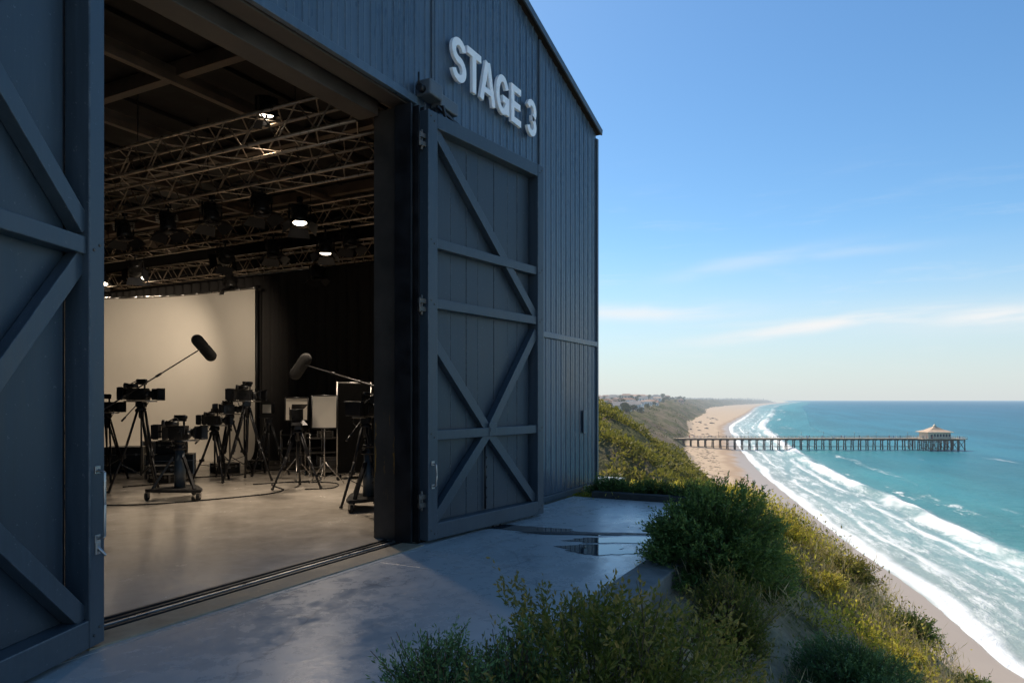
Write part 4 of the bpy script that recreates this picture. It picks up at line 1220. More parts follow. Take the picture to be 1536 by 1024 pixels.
# carts, cases
def cart(x, y, rz, label, w_=.9, d_=.5, h_=.78):
    t = empty('equipment_cart', (x, y, 0), rz); tag(t, label, 'cart')
    for i, z in enumerate((.18, .48, h_)):
        mb = MB(); mb.box((-w_ / 2, -d_ / 2, z), (w_ / 2, d_ / 2, z + .025)); mb.build('shelf', M['case'], t, .004)
    for sx_ in (-1, 1):
        for sy_ in (-1, 1):
            mb = MB(); mb.tube((sx_ * w_ / 2, sy_ * d_ / 2, .10), (sx_ * w_ / 2, sy_ * d_ / 2, h_ + .12), .013, n=8); mb.lathe([(0, -.015), (.04, -.015), (.048, 0), (.04, .015), (0, .015)], (sx_ * w_ / 2, sy_ * d_ / 2, .048), 'y', 12); mb.build('post', M['steel'], t)
    mb = MB(); mb.tube((-w_ / 2, -d_ / 2, h_ + .12), (-w_ / 2, d_ / 2, h_ + .12), .013, n=8); mb.tube((w_ / 2, -d_ / 2, h_ + .12), (w_ / 2, d_ / 2, h_ + .12), .013, n=8); mb.build('handle', M['steel'], t)


def case(x, y, z, sx_, sy_, sz, rz, label, trim=True, group='equipment cases on the stage floor'):
    t = empty('equipment_case', (x, y, z), rz); tag(t, label, 'case', group)
    MB().box((-sx_ / 2, -sy_ / 2, 0.004), (sx_ / 2, sy_ / 2, sz)).build('body', M['case'], t, .008)
    mb = MB(); e = .012
    for a in (-1, 1):
        for b_ in (-1, 1):
            mb.box((a * sx_ / 2 - e, b_ * sy_ / 2 - e, .0), (a * sx_ / 2 + e, b_ * sy_ / 2 + e, sz + .002))
    mb.box((-sx_ / 2 - .004, -sy_ / 2 - .004, sz * .68), (sx_ / 2 + .004, sy_ / 2 + .004, sz * .70)); mb.build('trim', M['steel'], t)
    MB().cbox((0, -sy_ / 2 - .01, sz * .55), (.09, .016, .03)).build('handle', M['steel'], t)
    for kx in (-1, 1): MB().cbox((kx * sx_ / 3, -sy_ / 2 - .01, sz * .69), (.04, .016, .05)).build('latch', M['steel'], t)


cart(12.3, 12.0, VA + PI / 2, 'wire cart of gear behind the small bright panel')
cart(11.6, 10.6, VA + PI / 2 + .2, 'wire cart of gear behind the larger bright panel', .8)
case(12.2, 11.95, .806, .34, .26, .16, .3, 'small case on top of the cart behind the small bright panel')
case(11.55, 10.6, .806, .30, .24, .14, 1.0, 'small case on top of the cart behind the larger bright panel')
case(12.25, 12.0, .206, .5, .36, .22, .5, 'case on the bottom shelf of the cart behind the small panel')
case(11.6, 10.6, .206, .5, .34, .2, .9, 'case on the bottom shelf of the cart behind the larger panel')
case(10.3, 13.9, 0, .95, .55, .42, VA + PI / 2 + .1, 'wide flight case behind the dolly camera')
case(10.35, 13.95, .425, .55, .40, .28, VA + PI / 2 - .1, 'smaller case stacked on the wide flight case')
case(9.6, 13.2, 0, .6, .4, .26, VA + PI / 2, 'low flat case on the floor left of the dolly')
case(10.2, 15.3, 0, .8, .5, .55, VA + PI / 2, 'upright flight case behind the leftmost tripods')
case(11.3, 15.9, 0, .5, .4, .6, VA + PI / 2 + .3, 'square case near the foot of the backdrop')
case(10.9, 12.9, 0, .5, .36, .22, VA + PI / 2 + .5, 'small case on the floor before the right edge of the backdrop')
case(11.9, 13.0, 0, .4, .3, .2, VA + PI / 2 - .4, 'small floor case at the foot of the black drape')
case(9.1, 12.5, 0, .45, .3, .16, VA + PI / 2 - .4, 'flat case between the dolly and the tall tripod')

# round fluffy bag behind dolly
mb = MB(); mb.lathe([(0, 0), (.2, .01), (.27, .10), (.25, .22), (.14, .30), (0, .31)], n=20); o = mb.build('gear_bag', M['foam'], loc=(9.9, 13.25, 0)); tag(o, 'round black gear bag on the floor behind the dolly camera', 'bag')

# floor cables
def cable(pts, label, r=.011):
    P_ = [Vector((*p, r)) for p in pts]; out = []
    for i in range(len(P_) - 1):
        p0 = P_[max(i - 1, 0)]; p1 = P_[i]; p2 = P_[i + 1]; p3 = P_[min(i + 2, len(P_) - 1)]
        for k in range(8):
            t = k / 8
            out.append(.5 * ((2 * p1) + (-p0 + p2) * t + (2 * p0 - 5 * p1 + 4 * p2 - p3) * t * t + (-p0 + 3 * p1 - 3 * p2 + p3) * t ** 3))
    out.append(P_[-1])
    tag(MB().path(out, r, 6).build('floor_cable', M['rubber']), label, 'cable')


cable([(4.2, 11.0), (5.4, 11.2), (6.3, 10.9), (7.0, 10.0), (7.9, 9.55), (8.8, 9.3), (9.3, 9.5)], 'black cable curving over the floor in front of the dolly')
cable([(9.3, 9.5), (9.9, 10.4), (10.7, 10.0), (11.2, 10.4), (11.7, 10.3)], 'cable from the wide legged tripod to the cart')
cable([(8.2, 12.4), (9.2, 12.2), (9.9, 12.6), (10.6, 12.2), (11.4, 12.5), (12.2, 12.1)], 'cable running behind the short tripod')
cable([(9.6, 10.6), (10.2, 10.2), (10.5, 9.4), (9.9, 8.9), (9.5, 9.2)], 'looped cable around the feet of the bright panels')


# ------------------------------------------------------------------ foliage
def leaf_quads(P_, Dr, length, width, tint):
    """one folded rhombic leaf at each point P_ growing along Dr"""
    n = len(P_)
    Dr = Dr / np.linalg.norm(Dr, axis=1, keepdims=True)
    rnd = rng.normal(size=(n, 3)); S = np.cross(Dr, rnd); S /= np.linalg.norm(S, axis=1, keepdims=True) + 1e-9
    L_ = (length * rng.uniform(.65, 1.3, n))[:, None]; W_ = (width * rng.uniform(.7, 1.3, n))[:, None]
    Nn = np.cross(S, Dr)
    a = P_; b_ = P_ + Dr * L_ * .5 + S * W_ * .5 + Nn * W_ * .2; c = P_ + Dr * L_; d = P_ + Dr * L_ * .5 - S * W_ * .5 + Nn * W_ * .2
    V_ = np.stack([a, b_, c, d], 1).reshape(-1, 3)
    F4 = np.arange(4 * n).reshape(n, 4)
    return V_, F4, np.repeat(np.clip(tint, 0, 1), 4)


def dome_twigs(center, rad, n, lump=.28, lf=1.6, seed=0.0, lower=-.35):
    """twig tips on the lumpy surface of an ellipsoid, and their outward direction"""
    c = np.array(center); rad = np.array(rad)
    d = rng.normal(size=(n * 2, 3)); d /= np.linalg.norm(d, axis=1, keepdims=True)
    d = d[d[:, 2] > lower][:n]
    lu = fbm(d[:, 0] * lf + seed + 3 * d[:, 2], d[:, 1] * lf + seed * 1.7 - 2 * d[:, 2], 4)
    depth = rng.random(len(d)) ** .45
    r = (1 + lump * lu * 1.6) * (.42 + .58 * depth)
    tip = c + d * rad * r[:, None]
    return tip, d, depth, lu


def shrub(name, center, rad, n, per, ll, lw, mat, label, cat='shrub', group=None, seed=0.0, lump=.28, twl=.16, upb=.5, branches=14, lower=-.35, spiky=0.0):
    base = Vector((center[0], center[1], ground_z(center[0], center[1]) - .02))
    t = empty(name, base); tag(t, label, cat, group)
    tip, d, depth, lu = dome_twigs(center, rad, n, lump, seed=seed, lower=lower)
    n = len(tip)
    grow = d * np.array([1, 1, .8]) + rng.normal(size=(n, 3)) * .28; grow[:, 2] += upb
    grow /= np.linalg.norm(grow, axis=1, keepdims=True)
    tl = twl * rng.uniform(.6, 1.35, n) * (1 + spiky * (rng.random(n) > .9) * 1.2)
    k = np.linspace(0, 1, per)
    P_ = tip[:, None, :] + grow[:, None, :] * ((k[None, :, None] - .6) * tl[:, None, None])
    Dr = grow[:, None, :] * (.45 + k[None, :, None] * .6) + rng.normal(size=(n, per, 3)) * .55
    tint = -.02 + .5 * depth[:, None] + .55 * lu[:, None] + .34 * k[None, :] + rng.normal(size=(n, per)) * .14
    P_ = P_.reshape(-1, 3) + rng.normal(size=(n * per, 3)) * .006 - np.array(base)
    sz = np.repeat(1.15 - .3 * np.tile(k, n), 1)
    V_, F4, ti = leaf_quads(P_, Dr.reshape(-1, 3), ll * sz, lw * sz, tint.ravel())
    np_mesh('foliage', V_, F4, M[mat], t, attrs={'tint': ti})
    mb = MB()
    for i in range(branches):
        j = random.randrange(n)
        e = Vector(tip[j]) - base; m_ = e * .5 + Vector((random.uniform(-.06, .06), random.uniform(-.06, .06), .03))
        mb.tube((0, 0, 0), m_, .012, .008, 5); mb.tube(m_, e, .008, .003, 5)
    for j in range(0, n, max(1, n // 300)):
        a = Vector(tip[j]) - base; g_ = Vector(grow[j]) * float(tl[j])
        mb.tube(a - g_ * 1.3 - Vector(d[j]) * .05, a + g_ * (.35 + .35 * (j % 5 == 0)), .0035, .0015, 4, cap=False)
    mb.build('stems', M['twig'], t)
    return t


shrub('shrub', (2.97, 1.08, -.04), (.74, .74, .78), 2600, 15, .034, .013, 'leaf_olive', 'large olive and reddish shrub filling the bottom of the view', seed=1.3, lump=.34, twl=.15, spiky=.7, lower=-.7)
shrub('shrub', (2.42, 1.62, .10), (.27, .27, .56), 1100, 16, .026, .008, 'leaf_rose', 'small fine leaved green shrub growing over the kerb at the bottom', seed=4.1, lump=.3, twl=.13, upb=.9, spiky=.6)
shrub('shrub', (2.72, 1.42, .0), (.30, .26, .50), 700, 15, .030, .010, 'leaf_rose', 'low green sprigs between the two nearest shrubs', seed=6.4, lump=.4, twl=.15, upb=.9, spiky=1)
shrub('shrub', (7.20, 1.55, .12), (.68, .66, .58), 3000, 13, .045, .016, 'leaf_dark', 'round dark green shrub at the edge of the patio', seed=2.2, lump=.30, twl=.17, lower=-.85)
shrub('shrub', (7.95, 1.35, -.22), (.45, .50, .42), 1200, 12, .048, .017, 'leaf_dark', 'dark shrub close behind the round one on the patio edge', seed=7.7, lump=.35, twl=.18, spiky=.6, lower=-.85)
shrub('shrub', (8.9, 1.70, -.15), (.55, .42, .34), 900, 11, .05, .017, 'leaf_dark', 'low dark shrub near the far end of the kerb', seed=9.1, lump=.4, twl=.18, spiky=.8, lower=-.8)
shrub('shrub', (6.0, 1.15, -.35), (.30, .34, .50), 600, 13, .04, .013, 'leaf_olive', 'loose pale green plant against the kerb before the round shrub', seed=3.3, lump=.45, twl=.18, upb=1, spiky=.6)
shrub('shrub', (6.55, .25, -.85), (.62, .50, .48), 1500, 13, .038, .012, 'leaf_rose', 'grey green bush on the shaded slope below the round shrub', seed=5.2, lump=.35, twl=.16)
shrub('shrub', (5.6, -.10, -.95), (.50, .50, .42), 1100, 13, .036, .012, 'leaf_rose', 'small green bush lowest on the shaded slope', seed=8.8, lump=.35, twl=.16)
for i, (x, y, r, mt, lab) in enumerate(((11.2, 1.35, .50, 'leaf_sun', 'first sunlit yellow green bush on the slope crest beyond the dark shrubs'),
                                        (11.5, .55, .62, 'leaf_olive', 'broad sunlit olive bush on the slope crest'),
                                        (11.55, -.25, .66, 'leaf_dark', 'dark green sunlit bush standing out on the crest'),
                                        (11.2, -1.0, .55, 'leaf_dark', 'dark bush just below the biggest crest bush'),
                                        (10.7, -1.7, .55, 'leaf_olive', 'lowest sunlit olive bush on the crest'),
                                        (10.0, -.2, .42, 'leaf_sun', 'yellow green bush in the middle of the sunlit slope'),
                                        (10.3, .75, .40, 'leaf_sun', 'yellow green bush beside the shadow edge'),
                                        (12.3, 2.4, .45, 'leaf_sun', 'bright bush beyond the low planter wall'))):
    z = ground_z(x, y)
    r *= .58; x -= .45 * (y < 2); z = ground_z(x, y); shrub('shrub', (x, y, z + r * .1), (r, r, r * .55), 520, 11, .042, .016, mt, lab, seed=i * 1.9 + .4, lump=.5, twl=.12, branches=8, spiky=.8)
# planter strip plants
for i, (x, y, lab) in enumerate(((11.35, 4.1, 'dark low plant by the building corner'), (11.4, 3.4, 'dark low plant in the middle of the planter'), (11.3, 2.7, 'dark low plant at the seaward end of the planter'))):
    shrub('shrub', (x, y, .08), (.28, .42, .20), 420, 10, .05, .016, 'leaf_dark', lab, seed=i * 3.3, branches=4, twl=.14, group='low plants in the planter')


def scatter_cover(name, pts, mat, label, cat, hgt, per, ll, lw, spread, up=.8):
    """ground cover: tufts of leaves at every point"""
    n = len(pts)
    base = np.repeat(pts, per, 0); sc = np.repeat(rng.uniform(.6, 1.4, n), per)
    off_ = rng.normal(size=(n * per, 3)) * np.array([spread, spread, 0]) * sc[:, None]
    off_[:, 2] = rng.random(n * per) * hgt * sc
    Dr = rng.normal(size=(n * per, 3)) * .6; Dr[:, 2] += up
    tn = np.repeat(rng.uniform(.2, .7, n), per) + off_[:, 2] / hgt * .25 + rng.normal(size=n * per) * .12
    V_, F4, ti = leaf_quads(base + off_, Dr, ll * sc, lw * sc, tn)
    o = np_mesh(name, V_, F4, M[mat], attrs={'tint': ti})
    return tag(o, label, cat, kind='stuff')


def slope_points(n, x0, x1, y0, y1, keep):
    X = rng.uniform(x0, x1, n); Y = rng.uniform(y0, y1, n)
    k = keep(X, Y) > rng.random(n)
    X, Y = X[k], Y[k]
    Z = H(X * FY - Y * FX, X * FX + Y * FY) + SEA
    return np.stack([X, Y, Z], -1)


clump = lambda X, Y, s, o: np.clip((fbm(X / s + o, Y / s + o, 3) + .15) * 3, 0, 1)
bare = lambda X, Y: 1 - np.exp(-(((X - 7.2) / .75) ** 2 + ((Y - .95) / .42) ** 2)) * .97
scatter_cover('ground_cover', slope_points(4600, 3.2, 17, -8, 1.72, lambda X, Y: clump(X, Y, .9, 0) * bare(X, Y)), 'leaf_olive', 'mixed olive ground cover on the slope', 'ground cover', .22, 26, .045, .016, .12)
scatter_cover('ground_cover', slope_points(7000, 8, 17, -8, 2.6, lambda X, Y: clump(X, Y, .8, 7) * np.where(X > 7.2, 1, .15)), 'leaf_sun', 'yellow green succulent cover on the sunlit slope', 'ground cover', .18, 26, .045, .02, .11)
scatter_cover('dry_grass', slope_points(9500, 3.2, 17, -8, 1.70, lambda X, Y: clump(X, Y, .7, 13) * np.where(X > 7.5, 1, .5)), 'leaf_dry', 'dry tan grass and stalks on the slope', 'dry grass', .14, 20, .13, .006, .10, 1.2)
scatter_cover('ground_cover', slope_points(2200, 11.15, 13.6, 1.2, 6.3, lambda X, Y: clump(X, Y, .6, 3)), 'leaf_sun', 'sunlit scrub behind the planter wall', 'ground cover', .16, 22, .05, .018, .10)


def coast_points(n, l0, l1, d0, d1, keep=None):
    l = rng.uniform(l0, l1, n); d = np.exp(rng.uniform(math.log(d0), math.log(d1), n))
    xf = np.interp(d, *XF); q = xf - l
    k = (q > 1.5)
    if keep is not None: k &= keep(l, d, q) > rng.random(n)
    l, d = l[k], d[k]
    return np.stack([l * FY + d * FX, -l * FX + d * FY, H(l, d) + SEA], -1), d


def scrub(name, pts, sizes, per, mat, label):
    n = len(pts); rad = np.repeat(sizes, per)
    d = rng.normal(size=(n * per, 3)); d /= np.linalg.norm(d, axis=1, keepdims=True); d[:, 2] = np.abs(d[:, 2]) * 1.0
    lum = .75 + .5 * rng.random(n * per)
    P_ = np.repeat(pts, per, 0) + d * (rad * lum)[:, None] * np.array([1, 1, .7])
    Dr = d + rng.normal(size=d.shape) * .6; Dr[:, 2] += .3
    tn = np.repeat(rng.beta(1.6, 1.8, n), per) * .7 + d[:, 2] * .2 + rng.normal(size=n * per) * .1
    V_, F4, ti = leaf_quads(P_, Dr, rad * .42, rad * .26, tn)
    return tag(np_mesh(name, V_, F4, M[mat], attrs={'tint': ti}), label, 'scrub', kind='stuff')


p_, d_ = coast_points(11000, -6, 50, 55, 135, lambda l, d, q: np.clip((fbm(l / 5, d / 5, 3) + .22) * 2.6, 0, 1) * (l < 50))
scrub('hillside_scrub', p_, rng.uniform(.3, 1.15, len(p_)), 34, 'leaf_far', 'green and brown scrub covering the near bluff beyond the building')
p_, d_ = coast_points(3000, -4, 30, 16, 58, lambda l, d, q: .8 + 0 * l)
scrub('hillside_scrub', p_, rng.uniform(.2, .5, len(p_)), 30, 'leaf_far', 'scrub in the gully between the headland and the near bluff')
p_, d_ = coast_points(7500, 0, 330, 135, 1300, lambda l, d, q: np.clip((fbm(l / 22, d / 30, 3) + .12) * 3, 0, 1) * (l / d > .08) * (q < 160))
scrub('hillside_scrub', p_, rng.uniform(.5, 1.4, len(p_)) * np.clip(d_ / 260, 1, 2.4), 14, 'leaf_mid', 'dark scrub on the middle bluffs')
p_, d_ = coast_points(9000, 50, 2900, 1300, 7600, lambda l, d, q: np.clip((fbm(l / 90, d / 140, 3) + .25) * 3, 0, 1) * (l / d > .09))
scrub('hillside_scrub', p_, rng.uniform(4, 9, len(p_)) * np.clip(d_ / 3000, 1, 2), 8, 'leaf_tree', 'far wooded hillside behind the town')
p_, d_ = coast_points(9000, 26, 60, 45, 400, lambda l, d, q: .0 * l)


# ------------------------------------------------------------------ trees and town on the mesa
def make_tree(seed, kind):
    random.seed(seed); t = empty('mesa_tree', (0, 0, 0))
    mb = MB(); mb.tube((0, 0, -.6), (.2, .1, 3.2), .35, .2, 7)
    tips = []
    for k in range(6):
        a = k * 1.05 + seed; e = Vector((math.cos(a) * 2.2, math.sin(a) * 2.2, 4.4 + (k % 3))); mb.tube((.2, .1, 2.2 + .2 * k), e, .14, .05, 5); tips.append(e)
    tips.append(Vector((0, 0, 6.2)))
    mb.build('trunk', M['trunk_far'], t)
    P_ = []; Dd = []
    for e in tips:
        n = 70; d = rng.normal(size=(n, 3)); d /= np.linalg.norm(d, axis=1, keepdims=True)
        rr = (1.7 + .8 * random.random()) * rng.uniform(.5, 1.05, n)
        P_.append(np.array(e) + d * rr[:, None] * np.array([1, 1, .7 if kind else 1.1])); Dd.append(d)
    P_ = np.concatenate(P_); Dd = np.concatenate(Dd)
    tn = .3 + Dd[:, 2] * .3 + rng.normal(size=len(P_)) * .15
    V_, F4, ti = leaf_quads(P_, Dd + rng.normal(size=Dd.shape) * .5, 1.0, .7, tn)
    np_mesh('crown', V_, F4, M['leaf_tree'], t, attrs={'tint': ti})
    return t


def wall_m(c): return hazed(simple('house_wall', c, .8, 0, .06, .5, 0), 5000)


HW = [wall_m(c) for c in ((.74, .70, .62), (.62, .50, .40), (.78, .76, .72), (.55, .30, .22), (.66, .58, .44))]
HR = [hazed(simple('house_roof', c, .85, 0, .15, .8, 0), 5000) for c in ((.34, .20, .14), (.24, .22, .21), (.45, .30, .22), (.40, .18, .13))]
HG = hazed(simple('house_glass', (.05, .06, .07), .2, 0, .1, 1, 0), 5000)
HN = [('white', 2), ('cream', 0), ('tan', 1), ('brick red', 3), ('sandy yellow', 4)]
HRN = ['brown', 'grey', 'clay', 'red']


def make_house(wi, ri, w_, d_, h_):
    t = empty('mesa_house', (0, 0, 0))
    MB().box((-w_ / 2, -d_ / 2, -3), (w_ / 2, d_ / 2, h_)).build('wall', HW[wi], t)
    e = .5; rh = d_ * .24
    vs = [(-w_ / 2 - e, -d_ / 2 - e, h_ + .02), (w_ / 2 + e, -d_ / 2 - e, h_ + .02), (w_ / 2 + e, d_ / 2 + e, h_ + .02), (-w_ / 2 - e, d_ / 2 + e, h_ + .02), (-w_ / 2 + d_ * .2, 0, h_ + rh), (w_ / 2 - d_ * .2, 0, h_ + rh)]
    MB().add(vs, [(0, 1, 5, 4), (2, 3, 4, 5), (1, 2, 5), (3, 0, 4), (0, 3, 2, 1)]).build('roof', HR[ri], t)
    for k in range(3):
        xx = -w_ / 3 + k * w_ / 3
        MB().box((xx - .7, -d_ / 2 - .04, h_ * .35), (xx + .7, -d_ / 2 - .005, h_ * .75)).build('window', HG, t)
    for yy in (-d_ / 4, d_ / 4):
        MB().box((-w_ / 2 - .04, yy - .7, h_ * .35), (-w_ / 2 - .005, yy + .7, h_ * .75)).build('window', HG, t)
    return t


protos = {}
random.seed(21)
lr = np.random.default_rng(5)
nh = 0; placed = []
tries = 0
while nh < 62 and tries < 4000:
    tries += 1
    d = math.exp(random.uniform(math.log(470), math.log(2300))); xf = float(np.interp(d, *XF)); sl = float(np.interp(d, *SL))
    q = random.uniform(30 / sl * .75 + (d > 1500) * 40, 30 / sl * .75 + 60 + d * .35); l = xf - q
    if l / d < .105 or l / d > .33: continue
    if any((l - a) ** 2 + (d - c) ** 2 < (13 + d * .006) ** 2 for a, c in placed): continue
    placed.append((l, d))
    hn_, wi = HN[random.choices(range(5), (4, 3, 3, 2, 1))[0]]; ri = random.choices(range(4), (4, 3, 2, 1))[0]
    key = (wi, ri)
    if key not in protos:
        pr = make_house(wi, ri, random.uniform(11, 17), random.uniform(8, 11), random.uniform(3.2, 6)); protos[key] = pr; o = pr
    else: o = copy_tree(protos[key])
    z = float(H(l, d)) + SEA
    o.location = coast(l, d, z); o.rotation_euler = (0, 0, R(-62) + random.choice((0, .3, -.4, 1.3, .8)))
    s = 1 + (d > 1200) * .3; o.scale = (s, s, s)
    tag(o, 'tiny %s house with %s roof among trees on the far mesa' % (hn_, HRN[ri]), 'house', 'houses on the far mesa'); nh += 1
tp_ = [make_tree(3, 0), make_tree(8, 1), make_tree(14, 1)]
used = set(); random.seed(77); nt_ = 0; tries = 0
TL = ['rounded dark tree between the far mesa houses', 'broad low tree between the far mesa houses', 'spreading tree standing on the far mesa']
while nt_ < 120 and tries < 6000:
    tries += 1
    d = math.exp(random.uniform(math.log(430), math.log(2600))); xf = float(np.interp(d, *XF)); sl = float(np.interp(d, *SL))
    q = random.uniform(26 / sl * .75, 26 / sl * .75 + 70 + d * .38); l = xf - q
    if l / d < .10 or l / d > .33: continue
    if any((l - a) ** 2 + (d - c) ** 2 < 9 ** 2 for a, c in placed): continue
    k = nt_ % 3
    if k not in used: used.add(k); o = tp_[k]
    else: o = copy_tree(tp_[k])
    o.location = coast(l, d, float(H(l, d)) + SEA); o.rotation_euler = (0, 0, random.uniform(0, 6)); s = random.uniform(.45, .85) * (1 + (d > 1100) * .5); o.scale = (s, s, s * random.uniform(.8, 1.15))
    tag(o, TL[k], 'tree', 'trees on the far mesa'); nt_ += 1

# ------------------------------------------------------------------ pier
PD = 430.0; PX0 = 80.0; DZ = 7.1
pier = empty('pier', coast(PX0, PD, SEA), R(-62.2)); tag(pier, 'long timber pier on dark piles crossing the beach into the sea', 'pier')
LEN = 243.6 - PX0
MB().box((0, -3.2, DZ - .35), (LEN, 3.2, DZ)).build('deck', M['pierwood'], pier)
MB().box((LEN + .01, -9, DZ - .4), (LEN + 26.5, 9, DZ + .02)).build('head_deck', M['pierwood'], pier)
mb = MB()
for s in (-1, 1): mb.bar((0, s * 2.3, DZ - .75), (LEN, s * 2.3, DZ - .75), .3, .7)
mb.build('stringer', M['pile'], pier)
random.seed(4)
npile = 0
for i in range(36):
    xx = 6 + i * (LEN - 8) / 35
    l = PX0 + xx; gz = float(H(l, PD)) if l < 142 else -2
    for s in (-1, 1):
        MB().tube((xx + random.uniform(-.2, .2), s * 1.5, min(gz, DZ - 1) - 1), (xx + random.uniform(-.08, .08), s * 1.1, DZ - .4), .34, .30, 8).build('pile', M['pile'], pier); npile += 1
mb = MB()
for i in range(36):
    xx = 6 + i * (LEN - 8) / 35
    mb.bar((xx, -3.1, DZ - 1.2), (xx, 3.1, DZ - 1.2), .35, .35)
    if i > 8: mb.bar((xx, -2.4, .9), (xx, 2.2, DZ - 1.6), .12, .2)
mb.build('cross_beams', M['pile'], pier)
mb = MB()
for y in (-2.4, 2.4): mb.bar((LEN * .2, y, 2.0), (LEN, y, 2.0), .10, .16)
mb.build('lower_waler', M['pile'], pier)
for i in range(7):
    for y in (-8, -2.7, 2.7, 8):
        xx = LEN + .8 + i * 4.1
        MB().tube((xx + random.uniform(-.3, .3), y, -2), (xx, y, DZ - .4), .34, .30, 8).build('pile', M['pile'], pier)
mb = MB()
for i in range(7):
    xx = LEN + .8 + i * 4.1
    mb.bar((xx, -8.6, DZ - 1.1), (xx, 8.6, DZ - 1.1), .4, .5); mb.bar((xx, -8, .6), (xx, -2.7, DZ - 1.3), .12, .22)
    if i < 6: mb.bar((xx, -8, .8), (xx + 4.1, -8, DZ - 1.3), .12, .22); mb.bar((xx + 4.1, -8, .8), (xx, -8, DZ - 1.3), .12, .22)
mb.build('platform_bracing', M['pile'], pier)
mb = MB()
def rail_run(p, q_):
    p = Vector(p); q_ = Vector(q_); n = max(1, int((q_ - p).length / 2.2))
    for i in range(n + 1):
        c = p.lerp(q_, i / n); mb.bar(c, c + UP * 1.15, .12, .12)
    for z in (.55, 1.12): mb.bar(p + UP * z, q_ + UP * z, .08, .10)
for y in (-3.1, 3.1): rail_run((0, y, DZ), (LEN, y, DZ))
rail_run((LEN, -8.9, DZ), (LEN + 26.4, -8.9, DZ)); rail_run((LEN, 8.9, DZ), (LEN + 26.4, 8.9, DZ)); rail_run((LEN + 26.4, -8.9, DZ), (LEN + 26.4, 8.9, DZ)); rail_run((LEN, -8.9, DZ), (LEN, -3.1, DZ)); rail_run((LEN, 3.1, DZ), (LEN, 8.9, DZ))
mb.build('railing', hazed(simple('rail_timber', (.42, .34, .26), .8, 0, .2, 1, 0), 9000), pier)

# lamp posts on the pier
pv0 = None
for i in range(10):
    xx = 14 + i * 16.0
    if pv0 is None:
        t = empty('lamp_post', (0, 0, 0)); MB().tube((0, 0, 0), (0, 0, 3.2), .07, .05, 6).build('post', M['pile'], t)
        MB().lathe([(0, 3.15), (.22, 3.2), (.26, 3.5), (.1, 3.62), (0, 3.66)], n=8).build('lantern', M['hutwall'], t); pv0 = t; o = t
    else: o = copy_tree(pv0)
    o.location = pier.location + coast(xx, -2.9 if i % 2 else 2.9, DZ) ; o.rotation_euler = (0, 0, R(-62.2))
    tag(o, 'small lamp post at the railing of the long pier', 'lamp post', 'lamp posts along the pier')

# pavilion
pav = empty('pavilion', pier.location + coast(LEN + 11.8, -1.0, DZ + .02), R(-62.2)); tag(pav, 'cream pavilion with wide hipped roof on the end of the pier', 'pavilion')
MB().box((-6.6, -5, 0), (6.6, 5, 3.6)).build('wall', M['hutwall'], pav)
mb = MB(); e = 8.0; f_ = 6.4
vs = [(-e, -f_, 3.55), (e, -f_, 3.55), (e, f_, 3.55), (-e, f_, 3.55), (-e, -f_, 3.85), (e, -f_, 3.85), (e, f_, 3.85), (-e, f_, 3.85), (-4.4, -3.2, 5.0), (4.4, -3.2, 5.0), (4.4, 3.2, 5.0), (-4.4, 3.2, 5.0), (-1.0, -.9, 6.9), (1.0, -.9, 6.9), (1.0, .9, 6.9), (-1.0, .9, 6.9)]
fs = [(0, 3, 2, 1), (12, 13, 14, 15)]
for a in (0, 4, 8):
    for k in range(4): fs.append((a + k, a + (k + 1) % 4, a + 4 + (k + 1) % 4, a + 4 + k))
rf = mb.add(vs, fs).build('roof', M['hutroof'], pav)
mb = MB(); mb.box((-.6, -.6, 6.91), (.6, .6, 7.5)); mb.add([(-.9, -.9, 7.5), (.9, -.9, 7.5), (.9, .9, 7.5), (-.9, .9, 7.5), (0, 0, 8.6)], [(0, 1, 4), (1, 2, 4), (2, 3, 4), (3, 0, 4), (0, 3, 2, 1)]); mb.tube((0, 0, 8.4), (0, 0, 9.6), .10, .05, 6); mb.build('cupola', M['hutwall'], rf)
mb = MB(); mb.box((-e - .05, -f_ - .05, 3.60), (e + .05, f_ + .05, 3.80)); mb.build('eave', M['hutwall'], rf)
for k in range(6):
    xx = -2.9 + k * 1.75
    MB().box((xx - .6, -5.06, 1.0), (xx + .6, -5.01, 2.7)).build('window', M['hutglass'], pav)
MB().box((-5.4, -5.06, 0.02), (-4.2, -5.01, 2.4)).build('door', M['hutglass'], pav)

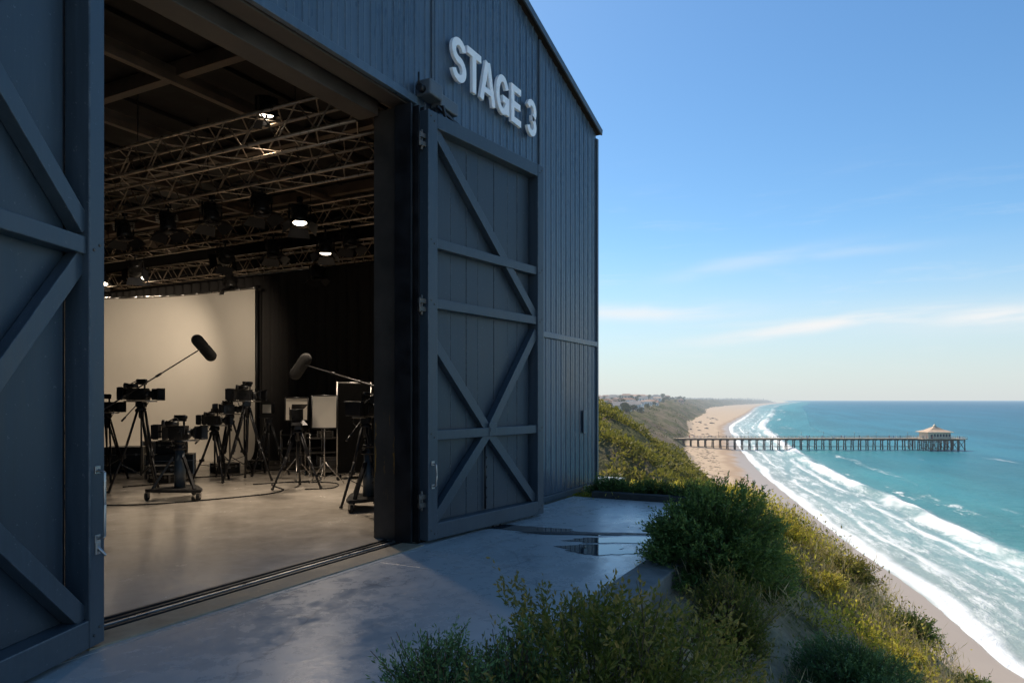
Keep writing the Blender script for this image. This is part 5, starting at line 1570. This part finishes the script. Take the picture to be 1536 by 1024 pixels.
# tiny strollers
def person_mesh():
    me = bpy.data.meshes.new('person'); return me
skin = hazed(simple('skin', (.45, .28, .2), .7, 0, .05, 5, 0), 9000)
cl_cols = [('white', (.7, .7, .7)), ('dark', (.05, .05, .06)), ('red', (.45, .08, .06)), ('blue', (.08, .14, .35)), ('tan', (.45, .36, .25))]
pp0 = {}
random.seed(9)
for i in range(34):
    cn, cc_ = cl_cols[i % 5]
    if cn not in pp0:
        mt = hazed(simple('clothing_' + cn, cc_, .8, 0, .1, 5, 0), 9000)
        mb = MB()
        mb.tube((-.10, .06, .03), (-.07, 0, .86), .055, .09, 8); mb.tube((.10, -.06, .03), (.07, 0, .86), .055, .09, 8)
        mb.lathe([(.13, .82), (.16, .95), (.14, 1.1), (.20, 1.40), (.15, 1.46), (.055, 1.50), (.055, 1.54), (.09, 1.60), (.10, 1.68), (.06, 1.76), (0, 1.78)], n=10)
        mb.tube((-.20, 0, 1.40), (-.27, .04, .85), .05, .035, 6); mb.tube((.20, 0, 1.40), (.27, -.04, .85), .05, .035, 6)
        o = mb.build('person', mt); pp0[cn] = o
    else:
        o = pp0[cn].copy(); col.objects.link(o)
    xx = random.uniform(12, LEN + 24); yy = random.uniform(-2.6, 2.0) if xx < LEN else random.uniform(-8.3, -7)
    o.location = pier.location + coast(xx, yy, DZ + (.02 if xx > LEN else 0)); o.rotation_euler = (0, 0, random.uniform(0, 6.3))
    tag(o, 'tiny walker in %s clothes on the long pier' % cn, 'person', 'people strolling on the pier')

# kelp / driftwood on the sand
mb = MB(); random.seed(5)
for i in range(170):
    d = random.uniform(235, 420); xf = float(np.interp(d, *XF)); xs = float(np.interp(d, *XS))
    l = xf + random.random() ** .8 * (xs - xf - 16) ; z = float(H(l, d)) + SEA
    c = coast(l, d, z); r = random.uniform(.25, 1.0)
    n = 7; vs = [c + Vector((0, 0, .22 * r))]
    for k in range(n):
        a = 2 * PI * k / n; vs.append(c + coast(math.cos(a) * r * 1.6 * random.uniform(.5, 1.2), math.sin(a) * r * random.uniform(.5, 1.2), -.03))
    mb.add(vs, [(0, 1 + k, 1 + (k + 1) % n) for k in range(n)])
o = mb.build('beach_kelp', hazed(simple('dark_kelp', (.06, .045, .03), .9), 9000)); tag(o, 'dark kelp and driftwood strewn over the sand before the pier', 'kelp', kind='stuff')
# rocks at the foot of the middle bluff
random.seed(31)
rock_m = hazed(simple('shore_rock', (.09, .075, .065), .9, 0, .3, .5), 6000)
for i in range(26):
    d = random.uniform(560, 1150); xf = float(np.interp(d, *XF)); l = xf + random.uniform(1, 22) * (d / 700); z = float(H(l, d)) + SEA
    mb = MB(); r = random.uniform(.8, 2.3); vs = []; 
    for a_ in range(4):
        for k in range(8):
            t = 2 * PI * k / 8; ph = a_ / 3 * PI / 2
            rr = r * random.uniform(.75, 1.2); vs.append((rr * 1.8 * math.cos(t) * math.cos(ph), rr * math.sin(t) * math.cos(ph), rr * .7 * math.sin(ph) - .3))
    fs = [(a_ * 8 + k, a_ * 8 + (k + 1) % 8, a_ * 8 + 8 + (k + 1) % 8, a_ * 8 + 8 + k) for a_ in range(3) for k in range(8)]
    o = mb.add(vs, fs).build('shore_rock', rock_m); o.location = coast(l, d, z); o.rotation_euler = (0, 0, random.uniform(0, 6))
    tag(o, 'dark rock on the wet sand below the middle bluff', 'rock', 'rocks below the middle bluff')

for m_ in bpy.data.materials:
    m_.cycles.emission_sampling = 'NONE'
